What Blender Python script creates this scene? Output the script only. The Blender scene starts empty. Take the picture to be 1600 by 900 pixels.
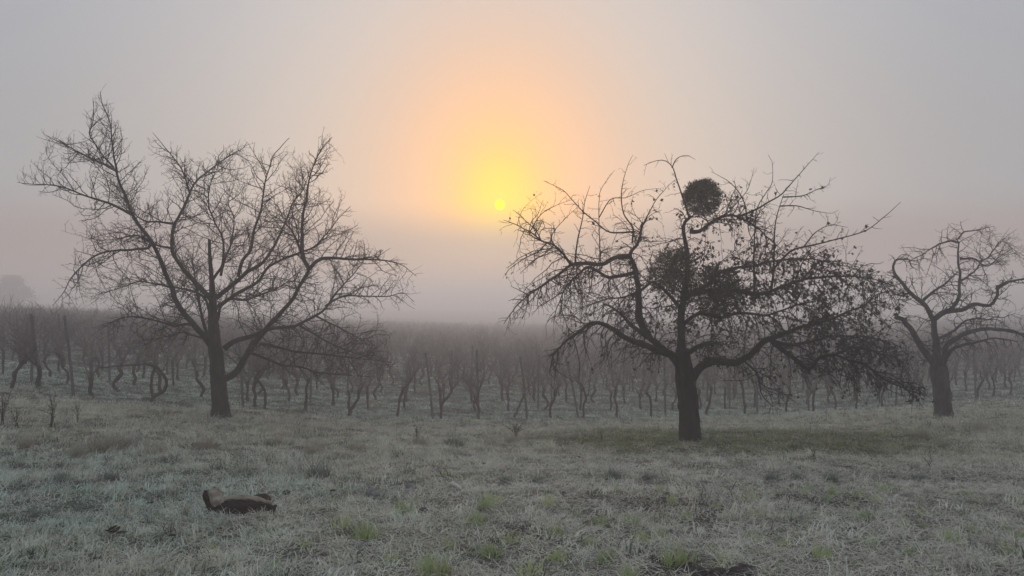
import bpy, math, random
import numpy as np

# ------------------------------------------------------------------ camera, sky, sun, exposure
SC = bpy.context.scene
COL = SC.collection
F, HX, HY, EYE = 1150.0, 800.0, 470.0, 1.6      # focal length and horizon in photograph pixels, eye height

cam_data = bpy.data.cameras.new('camera')
cam = bpy.data.objects.new('camera', cam_data)
COL.objects.link(cam)
cam.location = (0, 0, EYE)
cam.rotation_euler = (math.radians(90), 0, 0)
cam_data.sensor_width = 36.0
cam_data.lens = 36.0 * F / 1600.0
cam_data.shift_y = (HY - 450.0) / 1600.0
cam_data.clip_start = 0.05
cam_data.clip_end = 3000.0
SC.camera = cam

SUN = np.array([(781 - HX) / F, 1.0, (HY - 320) / F])
SUN /= np.linalg.norm(SUN)
SUN_EL = math.asin(SUN[2])
SUN_AZ = math.atan2(SUN[0], SUN[1])

world = bpy.data.worlds.new('World')
SC.world = world
world.use_nodes = True
wn, wl = world.node_tree.nodes, world.node_tree.links
wn.clear()
w_out = wn.new('ShaderNodeOutputWorld')
w_bg = wn.new('ShaderNodeBackground')
w_sky = wn.new('ShaderNodeTexSky')
w_sky.sky_type = 'NISHITA'
w_sky.sun_disc = False
w_sky.sun_elevation = SUN_EL
w_sky.sun_rotation = SUN_AZ
w_sky.dust_density = 3.0
w_scale = wn.new('ShaderNodeVectorMath'); w_scale.operation = 'SCALE'; w_scale.inputs['Scale'].default_value = 0.06
wl.new(w_sky.outputs['Color'], w_scale.inputs[0])
w_tc = wn.new('ShaderNodeTexCoord')
w_nrm = wn.new('ShaderNodeVectorMath'); w_nrm.operation = 'NORMALIZE'
wl.new(w_tc.outputs['Generated'], w_nrm.inputs[0])
w_dot = wn.new('ShaderNodeVectorMath'); w_dot.operation = 'DOT_PRODUCT'
wl.new(w_nrm.outputs[0], w_dot.inputs[0])
w_dot.inputs[1].default_value = tuple(SUN)
w_acos = wn.new('ShaderNodeMath'); w_acos.operation = 'ARCCOSINE'; w_acos.use_clamp = False
w_clampd = wn.new('ShaderNodeMath'); w_clampd.operation = 'MINIMUM'; w_clampd.inputs[1].default_value = 1.0
wl.new(w_dot.outputs['Value'], w_clampd.inputs[0])
wl.new(w_clampd.outputs[0], w_acos.inputs[0])
w_dif = wn.new('ShaderNodeVectorMath'); w_dif.operation = 'SUBTRACT'; w_dif.inputs[1].default_value = tuple(SUN)      # the glow stands taller than wide
wl.new(w_nrm.outputs[0], w_dif.inputs[0])
w_oval = wn.new('ShaderNodeVectorMath'); w_oval.operation = 'MULTIPLY'; w_oval.inputs[1].default_value = (1.12, 1.0, 0.86)
wl.new(w_dif.outputs[0], w_oval.inputs[0])
w_len = wn.new('ShaderNodeVectorMath'); w_len.operation = 'LENGTH'; wl.new(w_oval.outputs[0], w_len.inputs[0])
w_ang = wn.new('ShaderNodeMath'); w_ang.operation = 'MULTIPLY'; w_ang.inputs[1].default_value = 0.955
wl.new(w_len.outputs['Value'], w_ang.inputs[0])
w_ramp = wn.new('ShaderNodeValToRGB')
w_ramp.color_ramp.interpolation = 'B_SPLINE'
GLOW = [(0, (1.50, 0.95, 0.02)), (2.2, (1.36, 0.79, 0.05)), (4.2, (1.18, 0.625, 0.22)), (7.0, (1.03, 0.585, 0.345)),
        (11, (0.82, 0.57, 0.43)), (16, (0.71, 0.60, 0.53)), (24, (0.57, 0.525, 0.505)), (36, (0.41, 0.41, 0.43)), (60, (0.42, 0.43, 0.46))]
el = w_ramp.color_ramp.elements
while len(el) < len(GLOW):
    el.new(0.5)
for e, (deg, c) in zip(el, GLOW):
    e.position = deg / 60.0
    e.color = (c[0] / 2, c[1] / 2, c[2] / 2, 1)
wl.new(w_ang.outputs[0], w_ramp.inputs['Fac'])
w_two = wn.new('ShaderNodeVectorMath'); w_two.operation = 'SCALE'; w_two.inputs['Scale'].default_value = 2.0
wl.new(w_ramp.outputs['Color'], w_two.inputs[0])
w_mix = wn.new('ShaderNodeMix'); w_mix.data_type = 'RGBA'; w_mix.inputs['Factor'].default_value = 0.92   # high fog veils the clear sky
# the fog bank low on the horizon, in front of the glow
w_sep = wn.new('ShaderNodeSeparateXYZ'); wl.new(w_nrm.outputs[0], w_sep.inputs[0])
w_bank = wn.new('ShaderNodeMapRange'); w_bank.interpolation_type = 'SMOOTHSTEP'
w_bank.inputs['From Min'].default_value = math.sin(math.radians(8.0)); w_bank.inputs['From Max'].default_value = math.sin(math.radians(4.0))
wl.new(w_sep.outputs['Z'], w_bank.inputs['Value'])
w_bmix = wn.new('ShaderNodeMix'); w_bmix.data_type = 'RGBA'; w_bmix.inputs['B'].default_value = (0.40, 0.335, 0.335, 1)
w_bf = wn.new('ShaderNodeMath'); w_bf.operation = 'MULTIPLY'; w_bf.inputs[1].default_value = 0.92
wl.new(w_bank.outputs['Result'], w_bf.inputs[0]); wl.new(w_bf.outputs[0], w_bmix.inputs['Factor'])
w_high = wn.new('ShaderNodeMapRange'); w_high.interpolation_type = 'SMOOTHSTEP'      # thinner, whiter fog higher up
w_high.inputs['From Min'].default_value = math.sin(math.radians(10)); w_high.inputs['From Max'].default_value = math.sin(math.radians(24))
wl.new(w_sep.outputs['Z'], w_high.inputs['Value'])
w_wht = wn.new('ShaderNodeMix'); w_wht.data_type = 'RGBA'; w_wht.blend_type = 'MULTIPLY'; w_wht.inputs['B'].default_value = (1.02, 1.075, 1.14, 1)
wl.new(w_high.outputs['Result'], w_wht.inputs['Factor']); wl.new(w_two.outputs[0], w_wht.inputs['A'])
wl.new(w_wht.outputs['Result'], w_bmix.inputs['A'])
wl.new(w_scale.outputs[0], w_mix.inputs['A'])
wl.new(w_bmix.outputs['Result'], w_mix.inputs['B'])
w_disc = wn.new('ShaderNodeMapRange'); w_disc.interpolation_type = 'SMOOTHSTEP'
w_disc.inputs['From Min'].default_value = math.radians(0.39)
w_disc.inputs['From Max'].default_value = math.radians(0.33)
wl.new(w_acos.outputs[0], w_disc.inputs['Value'])
w_sun = wn.new('ShaderNodeMix'); w_sun.data_type = 'RGBA'; w_sun.inputs['B'].default_value = (2.4, 2.0, 0.0, 1)
wl.new(w_disc.outputs['Result'], w_sun.inputs['Factor'])
wl.new(w_mix.outputs['Result'], w_sun.inputs['A'])
wl.new(w_sun.outputs['Result'], w_bg.inputs['Color'])
w_bg.inputs['Strength'].default_value = 1.0
wl.new(w_bg.outputs[0], w_out.inputs['Surface'])

sun_data = bpy.data.lights.new('sun', 'SUN')
sun_data.energy = 0.9
sun_data.angle = math.radians(10)
sun_data.color = (1.0, 0.80, 0.64)
sun = bpy.data.objects.new('sun', sun_data)
COL.objects.link(sun)
sun.rotation_euler = (math.radians(90) - SUN_EL, 0, math.pi - SUN_AZ)
sun.location = (0, 0, 60)

SC.view_settings.view_transform = 'Standard'
SC.view_settings.look = 'None'
SC.view_settings.gamma = 1.0
SC.view_settings.exposure = 0.0
SC.render.engine = 'CYCLES'
SC.cycles.max_bounces = 7
SC.cycles.diffuse_bounces = 4
SC.cycles.glossy_bounces = 1
SC.cycles.transmission_bounces = 4
SC.cycles.volume_bounces = 3
SC.cycles.transparent_max_bounces = 8

HAZE_DENSITY = 0.0096
HAZE_COLOR = (0.98, 0.967, 1.0, 1)

# ------------------------------------------------------------------ helpers
random.seed(11)
RNG = np.random.default_rng(11)

def nrm(v):
    v = np.asarray(v, float)
    n = np.linalg.norm(v)
    return v / n if n > 1e-9 else np.array([0, 0, 1.0])

def hash2(ix, iy, seed):
    h = (ix.astype(np.int64) * 374761393 + iy.astype(np.int64) * 668265263 + seed * 982451653) & 0x7fffffff
    h = ((h ^ (h >> 13)) * 1274126177) & 0x7fffffff
    h = h ^ (h >> 16)
    return (h & 0xffff) / 65535.0

def vnoise(x, y, seed=0):
    x = np.asarray(x, float); y = np.asarray(y, float)
    ix, iy = np.floor(x), np.floor(y)
    fx, fy = x - ix, y - iy
    fx = fx * fx * (3 - 2 * fx); fy = fy * fy * (3 - 2 * fy)
    a = hash2(ix, iy, seed); b = hash2(ix + 1, iy, seed); c = hash2(ix, iy + 1, seed); d = hash2(ix + 1, iy + 1, seed)
    return (a * (1 - fx) + b * fx) * (1 - fy) + (c * (1 - fx) + d * fx) * fy

def fbm(x, y, seed=0, octv=4):
    s, a, t = 0, 0.5, 0
    for o in range(octv):
        s = s + a * vnoise(x * 2 ** o, y * 2 ** o, seed + o * 17); t += a; a *= 0.5
    return s / t

class MB:
    """collects quads, then links them as one mesh object"""
    def __init__(self): self.v, self.f, self.n = [], [], 0
    def add(self, v, f):
        self.v.append(np.asarray(v, float)); self.f.append(np.asarray(f, np.int64) + self.n); self.n += len(v)
    def tube(self, pts, rad, sides=4, rough=0.0, seed=0, cap=True):
        pts = np.asarray(pts, float); n = len(pts)
        rad = np.broadcast_to(np.asarray(rad, float), (n,))
        t = np.gradient(pts, axis=0)
        t /= np.maximum(np.linalg.norm(t, axis=1, keepdims=True), 1e-9)
        m = np.abs(t).mean(0)
        ref = np.zeros(3); ref[int(np.argmin(m))] = 1
        u = np.cross(t, ref); u /= np.maximum(np.linalg.norm(u, axis=1, keepdims=True), 1e-9)
        w = np.cross(t, u)
        a = np.arange(sides) * (2 * math.pi / sides)
        r = np.repeat(rad[:, None], sides, 1)
        if rough:
            ii = np.arange(n)[:, None] * 0.37; jj = np.cos(a)[None] * 1.7 + np.sin(a)[None] * 2.3
            r = r * (1 + rough * (fbm(ii + jj * 0.4, jj * 1.3 + ii * 0.15, seed, 3) - 0.5) * 2)
        v = pts[:, None] + r[..., None] * (np.cos(a)[None, :, None] * u[:, None] + np.sin(a)[None, :, None] * w[:, None])
        if cap and rad[-1] > 0.004:
            v = np.concatenate([v, (pts[-1] + t[-1] * rad[-1] * 0.25 + (v[-1] - pts[-1]) * 0.05)[None]]); n += 1
        i = np.arange(n - 1)[:, None] * sides; j = np.arange(sides)[None]; k = (j + 1) % sides
        f = np.stack([i + j, i + k, i + sides + k, i + sides + j], -1).reshape(-1, 4)
        self.add(v.reshape(-1, 3), f)
    def mesh(self, name, mat, smooth=True):
        me = bpy.data.meshes.new(name)
        v = np.concatenate(self.v); f = np.concatenate(self.f)
        me.vertices.add(len(v)); me.vertices.foreach_set('co', v.ravel())
        me.loops.add(f.size); me.loops.foreach_set('vertex_index', f.ravel().astype(np.int32))
        me.polygons.add(len(f)); me.polygons.foreach_set('loop_start', np.arange(0, f.size, 4, dtype=np.int32))
        me.polygons.foreach_set('use_smooth', np.full(len(f), smooth))
        me.update(calc_edges=True); me.validate()
        me.materials.append(mat)
        return me
    def build(self, name, mat, parent=None, smooth=True, world=True):
        """vertices are given in world space; the mesh is made relative to its parent"""
        if parent is not None and world:
            base = parent.matrix_world.translation if False else np.array(parent['_b'])
            self.v = [a - base for a in self.v]
        o = bpy.data.objects.new(name, self.mesh(name, mat, smooth))
        COL.objects.link(o)
        if parent is not None: o.parent = parent
        return o

def tag(o, label=None, cat=None, group=None, kind=None):
    if label: o['label'] = label
    if cat: o['category'] = cat
    if group: o['group'] = group
    if kind: o['kind'] = kind
    return o

BASES = []
def thing(name, label, cat, loc=(0, 0, 0), group=None, rotz=0.0, kind=None):
    o = bpy.data.objects.new(name, None)
    COL.objects.link(o)
    o.empty_display_size = 0.1
    o.location = loc; o.rotation_euler = (0, 0, rotz)
    o['_b'] = [float(c) for c in loc]; BASES.append(o)
    return tag(o, label, cat, group, kind)

def copy_tree(o, parent=None):
    c = o.copy(); COL.objects.link(c); c.parent = parent
    for ch in o.children: copy_tree(ch, c)
    return c

def mat_new(name):
    m = bpy.data.materials.new(name); m.use_nodes = True
    nt = m.node_tree; nt.nodes.clear()
    out = nt.nodes.new('ShaderNodeOutputMaterial'); p = nt.nodes.new('ShaderNodeBsdfPrincipled')
    nt.links.new(p.outputs[0], out.inputs['Surface'])
    p.inputs['Roughness'].default_value = 0.85
    p.inputs['Specular IOR Level'].default_value = 0.2
    return m, nt.nodes, nt.links, p

def noise_mat(name, stops, scale=8.0, detail=6.0, bump=0.0, bump_scale=None, stretch=(1, 1, 1), rough=0.85, dist=0.01, seed=0.0):
    m, N, L, p = mat_new(name)
    tc = N.new('ShaderNodeTexCoord'); mp = N.new('ShaderNodeMapping')
    mp.inputs['Scale'].default_value = stretch; mp.inputs['Location'].default_value = (seed, seed * 1.7, seed * 0.3)
    L.new(tc.outputs['Object'], mp.inputs['Vector'])
    nz = N.new('ShaderNodeTexNoise'); nz.inputs['Scale'].default_value = scale; nz.inputs['Detail'].default_value = detail
    nz.inputs['Roughness'].default_value = 0.65
    L.new(mp.outputs[0], nz.inputs['Vector'])
    cr = N.new('ShaderNodeValToRGB')
    e = cr.color_ramp.elements
    while len(e) < len(stops): e.new(0.5)
    for s, (pos, c) in zip(e, stops): s.position = pos; s.color = (*c, 1)
    L.new(nz.outputs['Fac'], cr.inputs['Fac']); L.new(cr.outputs['Color'], p.inputs['Base Color'])
    p.inputs['Roughness'].default_value = rough
    if bump:
        n2 = N.new('ShaderNodeTexNoise'); n2.inputs['Scale'].default_value = bump_scale or scale * 3; n2.inputs['Detail'].default_value = 5
        L.new(mp.outputs[0], n2.inputs['Vector'])
        b = N.new('ShaderNodeBump'); b.inputs['Strength'].default_value = bump; b.inputs['Distance'].default_value = dist
        L.new(n2.outputs['Fac'], b.inputs['Height']); L.new(b.outputs[0], p.inputs['Normal'])
    return m

M = {}
M['bark'] = noise_mat('apple_bark', [(0.3, (0.011, 0.009, 0.008)), (0.5, (0.026, 0.022, 0.019)), (0.62, (0.045, 0.042, 0.034)), (0.75, (0.085, 0.09, 0.07))], 9, bump=0.9, bump_scale=26, stretch=(1, 1, 0.35), dist=0.03)
M['bark_grey'] = noise_mat('apple_bark_grey', [(0.3, (0.02, 0.018, 0.017)), (0.55, (0.05, 0.047, 0.045)), (0.75, (0.10, 0.10, 0.09))], 9, bump=0.9, bump_scale=24, stretch=(1, 1, 0.4), dist=0.03, seed=3)
M['twig'] = noise_mat('apple_twig', [(0.35, (0.022, 0.017, 0.014)), (0.6, (0.045, 0.036, 0.032)), (0.75, (0.09, 0.088, 0.08))], 6)
M['leaf_dead'] = noise_mat('dead_leaf', [(0.3, (0.022, 0.018, 0.012)), (0.55, (0.05, 0.042, 0.022)), (0.75, (0.11, 0.075, 0.03))], 5)
M['mistletoe'] = noise_mat('mistletoe', [(0.3, (0.03, 0.03, 0.012)), (0.6, (0.06, 0.06, 0.025)), (0.8, (0.09, 0.085, 0.04))], 7)
M['vine_bark'] = noise_mat('vine_bark', [(0.3, (0.02, 0.015, 0.012)), (0.6, (0.055, 0.043, 0.035)), (0.8, (0.11, 0.10, 0.09))], 14, bump=0.8, bump_scale=40, stretch=(1, 1, 0.3), dist=0.02)
M['cane'] = noise_mat('vine_cane', [(0.3, (0.10, 0.075, 0.07)), (0.6, (0.19, 0.155, 0.155)), (0.8, (0.34, 0.31, 0.32))], 5)
M['post'] = noise_mat('weathered_post', [(0.3, (0.07, 0.068, 0.068)), (0.6, (0.14, 0.14, 0.145)), (0.8, (0.22, 0.22, 0.23))], 10, stretch=(1, 1, 0.2), bump=0.4)
M['wire'] = noise_mat('trellis_wire', [(0.3, (0.14, 0.13, 0.13)), (0.7, (0.28, 0.27, 0.27))], 3)
M['stalk'] = noise_mat('dry_stalk', [(0.3, (0.30, 0.26, 0.18)), (0.7, (0.48, 0.45, 0.38))], 6)
M['weed'] = noise_mat('dead_weed', [(0.3, (0.02, 0.014, 0.012)), (0.6, (0.05, 0.032, 0.026)), (0.8, (0.10, 0.07, 0.06))], 20)
M['soil'] = noise_mat('frozen_soil', [(0.3, (0.022, 0.018, 0.015)), (0.52, (0.06, 0.05, 0.043)), (0.64, (0.24, 0.25, 0.27)), (0.8, (0.42, 0.44, 0.47))], 16, bump=0.8, bump_scale=50)
M['stone'] = noise_mat('field_stone', [(0.3, (0.12, 0.12, 0.13)), (0.6, (0.24, 0.25, 0.27)), (0.8, (0.38, 0.40, 0.42))], 18, bump=0.5)
M['oak'] = noise_mat('far_foliage', [(0.3, (0.03, 0.035, 0.03)), (0.7, (0.07, 0.075, 0.06))], 3)

# ------------------------------------------------------------------ the lie of the land
def row_y(px, k=0.0):                      # distance along a pixel ray to vine row k
    s = (px - HX) / F
    return (20.01 + 2.15 * k) / (1 - 0.33 * s)

def px_point(px, py, d):
    return np.array([(px - HX) / F * d, d, EYE - (py - HY) / F * d])

CTRL = [(0, 0, 0), (-5, 0.5, 0.02), (5, 0.5, -0.02), (0, -6, 0.35), (-8, -5, 0.35), (8, -5, 0.3)]
for px, py, d in ((0, 900, 4.9), (400, 900, 4.9), (800, 900, 4.9), (1200, 900, 4.9), (1600, 900, 4.9),
                  (1078, 688, 13.0), (345, 653, 15.0), (1473, 650, 18.0), (700, 695, 12.8), (90, 672, 11.5), (1560, 690, 13.5)):
    CTRL.append(tuple(px_point(px, py, d)))
for px, py in ((17, 609), (112, 615), (232, 630), (397, 640), (548, 650), (747, 657), (912, 652), (1104, 650), (1305, 641), (1551, 620)):
    CTRL.append(tuple(px_point(px, py, row_y(px))))
CTRL += [(0, 27, -1.78), (0, 40, -2.15), (0, 60, -2.6), (0, 100, -3.3), (-20, 27, -0.35), (-22, 40, -0.75), (-45, 70, -0.75), (-62, 100, -0.9),
         (18, 32, -1.95), (27, 42, -2.1), (45, 65, -2.5), (70, 100, -2.9), (-16, 10, 0.0), (15, 10, -0.75), (-120, 60, 0.0), (120, 60, -2.8), (0, 160, -4.2), (-90, 160, -2.2), (90, 160, -4.0)]
CTRL = np.array(CTRL, float)
def _tps_k(r2): return np.where(r2 > 1e-9, 0.5 * r2 * np.log(np.maximum(r2, 1e-9)), 0.0)
def _tps_fit(P):
    n = len(P); d2 = ((P[:, None, :2] - P[None, :, :2]) ** 2).sum(-1)
    A = np.zeros((n + 3, n + 3)); A[:n, :n] = _tps_k(d2) + np.eye(n) * 2.0
    A[:n, n] = A[n, :n] = 1; A[:n, n + 1:] = P[:, :2]; A[n + 1:, :n] = P[:, :2].T
    return np.linalg.solve(A, np.concatenate([P[:, 2], np.zeros(3)]))
TPS = _tps_fit(CTRL)
def land(x, y, bumps=True):
    x = np.asarray(x, float); y = np.asarray(y, float); sh = x.shape
    x = x.ravel(); y = y.ravel()
    r = np.hypot(x, y - 30); k = np.minimum(1, 125.0 / np.maximum(r, 1e-6))     # past 125 m the land runs on level
    xc, yc = x * k, 30 + (y - 30) * k
    z = np.full(x.shape, TPS[-3]) + TPS[-2] * xc + TPS[-1] * yc
    for i in range(len(CTRL)):
        z += TPS[i] * _tps_k((xc - CTRL[i, 0]) ** 2 + (yc - CTRL[i, 1]) ** 2)
    if bumps:
        near = np.clip((60 - r) / 30, 0, 1)
        lef = np.clip((-x + 1.5) / 5, 0, 1) * 0.6 + 0.55
        z += near * lef * ((fbm(x * 0.8, y * 0.8, 3) - 0.5) * 0.20 + (fbm(x * 3.1, y * 3.1, 5, 3) - 0.5) * 0.085)
    return z.reshape(sh)
def gz(x, y): return float(land(np.array([x]), np.array([y]))[0])
def on_ground(px, py):                     # where a sight line meets the land
    d = np.linspace(3.0, 60.0, 2400)
    x = (px - HX) / F * d; z = EYE - (py - HY) / F * d
    g = land(x, d); i = int(np.argmax(z <= g))
    return np.array([x[i], d[i], g[i]])

# ground colours: frost, dry grass, worn turf, the frost-free patch under the middle tree's crown, bare strips under the vines
def row_dist(x, y):
    k = (y - 0.33 * x - 20.01) / 2.15
    return np.abs(k - np.round(k)) * 2.15 * 0.95, np.round(k)
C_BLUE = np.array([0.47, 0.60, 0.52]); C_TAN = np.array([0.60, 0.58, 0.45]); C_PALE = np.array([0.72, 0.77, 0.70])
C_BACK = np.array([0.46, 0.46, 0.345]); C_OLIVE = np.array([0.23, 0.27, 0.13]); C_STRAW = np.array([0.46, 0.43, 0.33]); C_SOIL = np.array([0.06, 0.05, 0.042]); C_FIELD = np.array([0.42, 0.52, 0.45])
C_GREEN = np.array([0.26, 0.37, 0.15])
def lerp(a, b, t): return a + (b - a) * t[:, None]
def sstep(a, b, v): t = np.clip((v - a) / (b - a), 0, 1); return t * t * (3 - 2 * t)
def zones(x, y):
    n1 = fbm(x * 0.55, y * 0.55, 21); n2 = fbm(x * 1.7, y * 1.7, 31); n3 = fbm(x * 0.23 + 9, y * 0.23, 41)
    left = sstep(0.5, -3.5, x + (n1 - 0.5) * 5) * sstep(13.5, 9.5, y + (n2 - .5) * 4)
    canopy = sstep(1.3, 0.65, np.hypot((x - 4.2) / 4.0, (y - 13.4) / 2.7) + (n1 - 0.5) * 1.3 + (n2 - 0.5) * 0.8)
    field = sstep(-1.6, -0.2, y - 0.33 * x - 20.01 + (n1 - .5) * 2)
    dry = sstep(0.5, 0.62, n1 * 0.6 + n3 * 0.4 + sstep(8.5, 13, y) * 0.09)
    rd, rk = row_dist(x, y)
    strip = sstep(0.42, 0.12, rd + (n2 - 0.5) * 0.35) * (rk >= 0) * (field > 0.2)
    worn = sstep(0.56, 0.68, n2 * 0.7 + n1 * 0.3 + sstep(2.2, 0, np.hypot((x - 0.7), (y - 6.2))) * 0.14 - left * 0.1) * (1 - field) * sstep(12, 9, y)
    return dict(left=left, canopy=canopy, field=field, dry=dry, strip=strip, worn=worn, n1=n1, n2=n2)
def ground_col(x, y, z=None):
    z = z or zones(x, y)
    c = np.repeat((C_TAN * 0.55 + C_PALE * 0.45)[None], len(x), 0)
    c = lerp(c, C_BLUE[None], z['left'])
    c = lerp(c, C_STRAW[None], z['dry'] * 0.55)
    c = lerp(c, C_BACK[None], sstep(9.0, 11.5, y + (z['n1'] - 0.5) * 3) * 0.7)
    c = lerp(c, C_FIELD[None], z['field'])
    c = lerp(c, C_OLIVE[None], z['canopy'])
    return c

# ------------------------------------------------------------------ ground sheet
def axis(bps):
    out = []
    for (a, b, s) in bps: out += list(np.arange(a, b, s))
    out.append(bps[-1][1]); return np.array(out)
gx = axis([(-400, -100, 25), (-100, -40, 5), (-40, -16, 0.8), (-16, 16, 0.11), (16, 40, 0.8), (40, 100, 5), (100, 400, 25)])
gy = axis([(-100, -10, 15), (-10, 3, 0.8), (3, 20, 0.10), (20, 30, 0.25), (30, 60, 1.0), (60, 120, 5), (120, 420, 25)])
X, Y = np.meshgrid(gx, gy)
Z = land(X, Y)
nx, ny = len(gx), len(gy)
i = np.arange(ny - 1)[:, None] * nx + np.arange(nx - 1)[None]
g = MB(); g.add(np.stack([X, Y, Z], -1).reshape(-1, 3), np.stack([i, i + 1, i + nx + 1, i + nx], -1).reshape(-1, 4))

gm, N, L, p = mat_new('frosted_ground')
at = N.new('ShaderNodeAttribute'); at.attribute_name = 'earth'
geo = N.new('ShaderNodeNewGeometry')
nz = N.new('ShaderNodeTexNoise'); nz.inputs['Scale'].default_value = 22; nz.inputs['Detail'].default_value = 8; nz.inputs['Roughness'].default_value = 0.7
L.new(geo.outputs['Position'], nz.inputs['Vector'])
cr = N.new('ShaderNodeValToRGB')
cr.color_ramp.elements[0].position = 0.40; cr.color_ramp.elements[0].color = (0.22, 0.19, 0.17, 1)
cr.color_ramp.elements[1].position = 0.66; cr.color_ramp.elements[1].color = (1.0, 1.0, 1.0, 1)
L.new(nz.outputs['Fac'], cr.inputs['Fac'])
mx = N.new('ShaderNodeMix'); mx.data_type = 'RGBA'; mx.blend_type = 'MULTIPLY'; mx.inputs['Factor'].default_value = 1
L.new(at.outputs['Color'], mx.inputs['A']); L.new(cr.outputs['Color'], mx.inputs['B'])
L.new(mx.outputs['Result'], p.inputs['Base Color'])
nb = N.new('ShaderNodeTexNoise'); nb.inputs['Scale'].default_value = 40; nb.inputs['Detail'].default_value = 6
L.new(geo.outputs['Position'], nb.inputs['Vector'])
bp = N.new('ShaderNodeBump'); bp.inputs['Strength'].default_value = 0.9; bp.inputs['Distance'].default_value = 0.03
L.new(nb.outputs['Fac'], bp.inputs['Height']); L.new(bp.outputs[0], p.inputs['Normal'])
ground = g.build('ground', gm)
tag(ground, 'frosted meadow and vineyard floor sloping gently away into the fog', 'ground', kind='structure')
gxy = X.ravel(), Y.ravel()
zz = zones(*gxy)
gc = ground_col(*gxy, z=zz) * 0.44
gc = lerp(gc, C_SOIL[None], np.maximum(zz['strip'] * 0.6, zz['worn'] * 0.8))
ca = ground.data.attributes.new('earth', 'FLOAT_COLOR', 'POINT')
ca.data.foreach_set('color', np.concatenate([gc, np.ones((len(gc), 1))], 1).astype(np.float32).ravel())

# things that keep the turf off their own spot (photograph pixels: x, y, radius)
GREEN = [(630, 793, 22), (534, 817, 18), (573, 829, 28), (520, 781, 10), (744, 811, 20), (675, 883, 34), (768, 859, 22), (702, 850, 15), (333, 859, 14), (759, 784, 20), (696, 739, 12),
         (799, 840, 17), (763, 858, 15), (829, 888, 28), (871, 867, 20), (943, 870, 20), (937, 813, 18), (985, 813, 16), (1003, 840, 18), (1030, 837, 16), (1060, 867, 32), (1117, 790, 12), (1172, 777, 17),
         (1075, 807, 12), (868, 831, 16), (922, 846, 15), (859, 783, 16), (772, 780, 17), (745, 807, 17), (982, 897, 20), (1033, 760, 10), (1284, 864, 18), (1183, 800, 14), (1369, 776, 14), (1303, 767, 15),
         (1341, 771, 12), (1381, 761, 14), (1487, 836, 22), (1522, 826, 12), (1581, 857, 20), (1594, 839, 14), (1356, 804, 15), (1225, 848, 15), (1175, 842, 15), (1359, 845, 14), (1509, 770, 10), (1256, 767, 10),
         (1597, 782, 10), (1440, 800, 12), (1420, 860, 14), (1130, 872, 16), (480, 850, 13), (430, 880, 14), (610, 870, 15), (1050, 780, 12), (900, 800, 12)]
rt = random.Random(3)
GREEN += [(rt.uniform(690, 1590), rt.uniform(758, 892), rt.uniform(5, 10)) for _ in range(28)]
DARKT = [(710, 690, 20), (498, 735, 24), (170, 742, 22), (958, 741, 18), (1012, 743, 16), (1297, 746, 16), (1206, 744, 15), (95, 745, 18), (265, 715, 20), (380, 740, 18), (640, 735, 15), (790, 750, 14),
                                  (60, 800, 20), (130, 790, 16), (1245, 742, 16), (1435, 745, 14), (840, 748, 14)]
DRYT = [(160, 695, 30), (195, 690, 26), (490, 700, 24), (320, 690, 22), (120, 705, 20), (655, 688, 16), (765, 690, 18), (800, 685, 18), (1440, 678, 16), (1530, 665, 18), (560, 700, 18), (240, 700, 20), (430, 690, 16), (40, 690, 18), (1470, 690, 15)]
CLEAR = []
for lst, f in ((GREEN, 1.0), (DARKT, 0.9), (DRYT, 0.5)):
    for px, py, rp in lst:
        q = on_ground(px, py + rp * 0.45); CLEAR.append((q[0], q[1], rp * q[1] / F * f))
for px, py, rr in ((335, 801, 0.10), (352, 803, 0.10), (372, 803, 0.11), (392, 803, 0.10), (412, 801, 0.08), (428, 799, 0.06), (406, 785, 0.09), (713, 768, 0.07), (583, 777, 0.07), (640, 769, 0.05), (661, 803, 0.05),
                   (176, 842, 0.06), (188, 843, 0.05), (1090, 897, 0.09), (1120, 897, 0.1), (1150, 897, 0.09), (1175, 899, 0.07)):
    q = on_ground(px, py); CLEAR.append((q[0], q[1], rr))
def clear_of(x, y):
    k = np.ones(len(x), bool)
    for cx, cy, cr_ in CLEAR: k &= (x - cx) ** 2 + (y - cy) ** 2 > cr_ * cr_
    return k

# ------------------------------------------------------------------ grass: one mass per kind
def blade_mat(name, frost, trans=0.15):
    m, N, L, p = mat_new(name)
    a = N.new('ShaderNodeAttribute'); a.attribute_type = 'INSTANCER'; a.attribute_name = 'tint'
    u = N.new('ShaderNodeAttribute'); u.attribute_name = 'along'
    geo = N.new('ShaderNodeNewGeometry')
    nz = N.new('ShaderNodeTexNoise'); nz.inputs['Scale'].default_value = 60; nz.inputs['Detail'].default_value = 3
    L.new(geo.outputs['Position'], nz.inputs['Vector'])
    ad = N.new('ShaderNodeMath'); ad.operation = 'MULTIPLY_ADD'; ad.inputs[1].default_value = 1.3; ad.inputs[2].default_value = -0.75
    L.new(u.outputs['Fac'], ad.inputs[0])
    a2 = N.new('ShaderNodeMath'); a2.operation = 'ADD'; a2.use_clamp = True
    L.new(ad.outputs[0], a2.inputs[0]); L.new(nz.outputs['Fac'], a2.inputs[1])
    ml = N.new('ShaderNodeMath'); ml.operation = 'MULTIPLY'
    L.new(a2.outputs[0], ml.inputs[0]); L.new(a.outputs['Alpha'], ml.inputs[1])
    m2 = N.new('ShaderNodeMath'); m2.operation = 'MULTIPLY'; m2.inputs[1].default_value = frost
    L.new(ml.outputs[0], m2.inputs[0])
    mx = N.new('ShaderNodeMix'); mx.data_type = 'RGBA'; mx.inputs['B'].default_value = (0.84, 0.87, 0.82, 1)
    L.new(m2.outputs[0], mx.inputs['Factor']); L.new(a.outputs['Color'], mx.inputs['A'])
    thin(m, N, L, mx.outputs['Result'])
    return m

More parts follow.
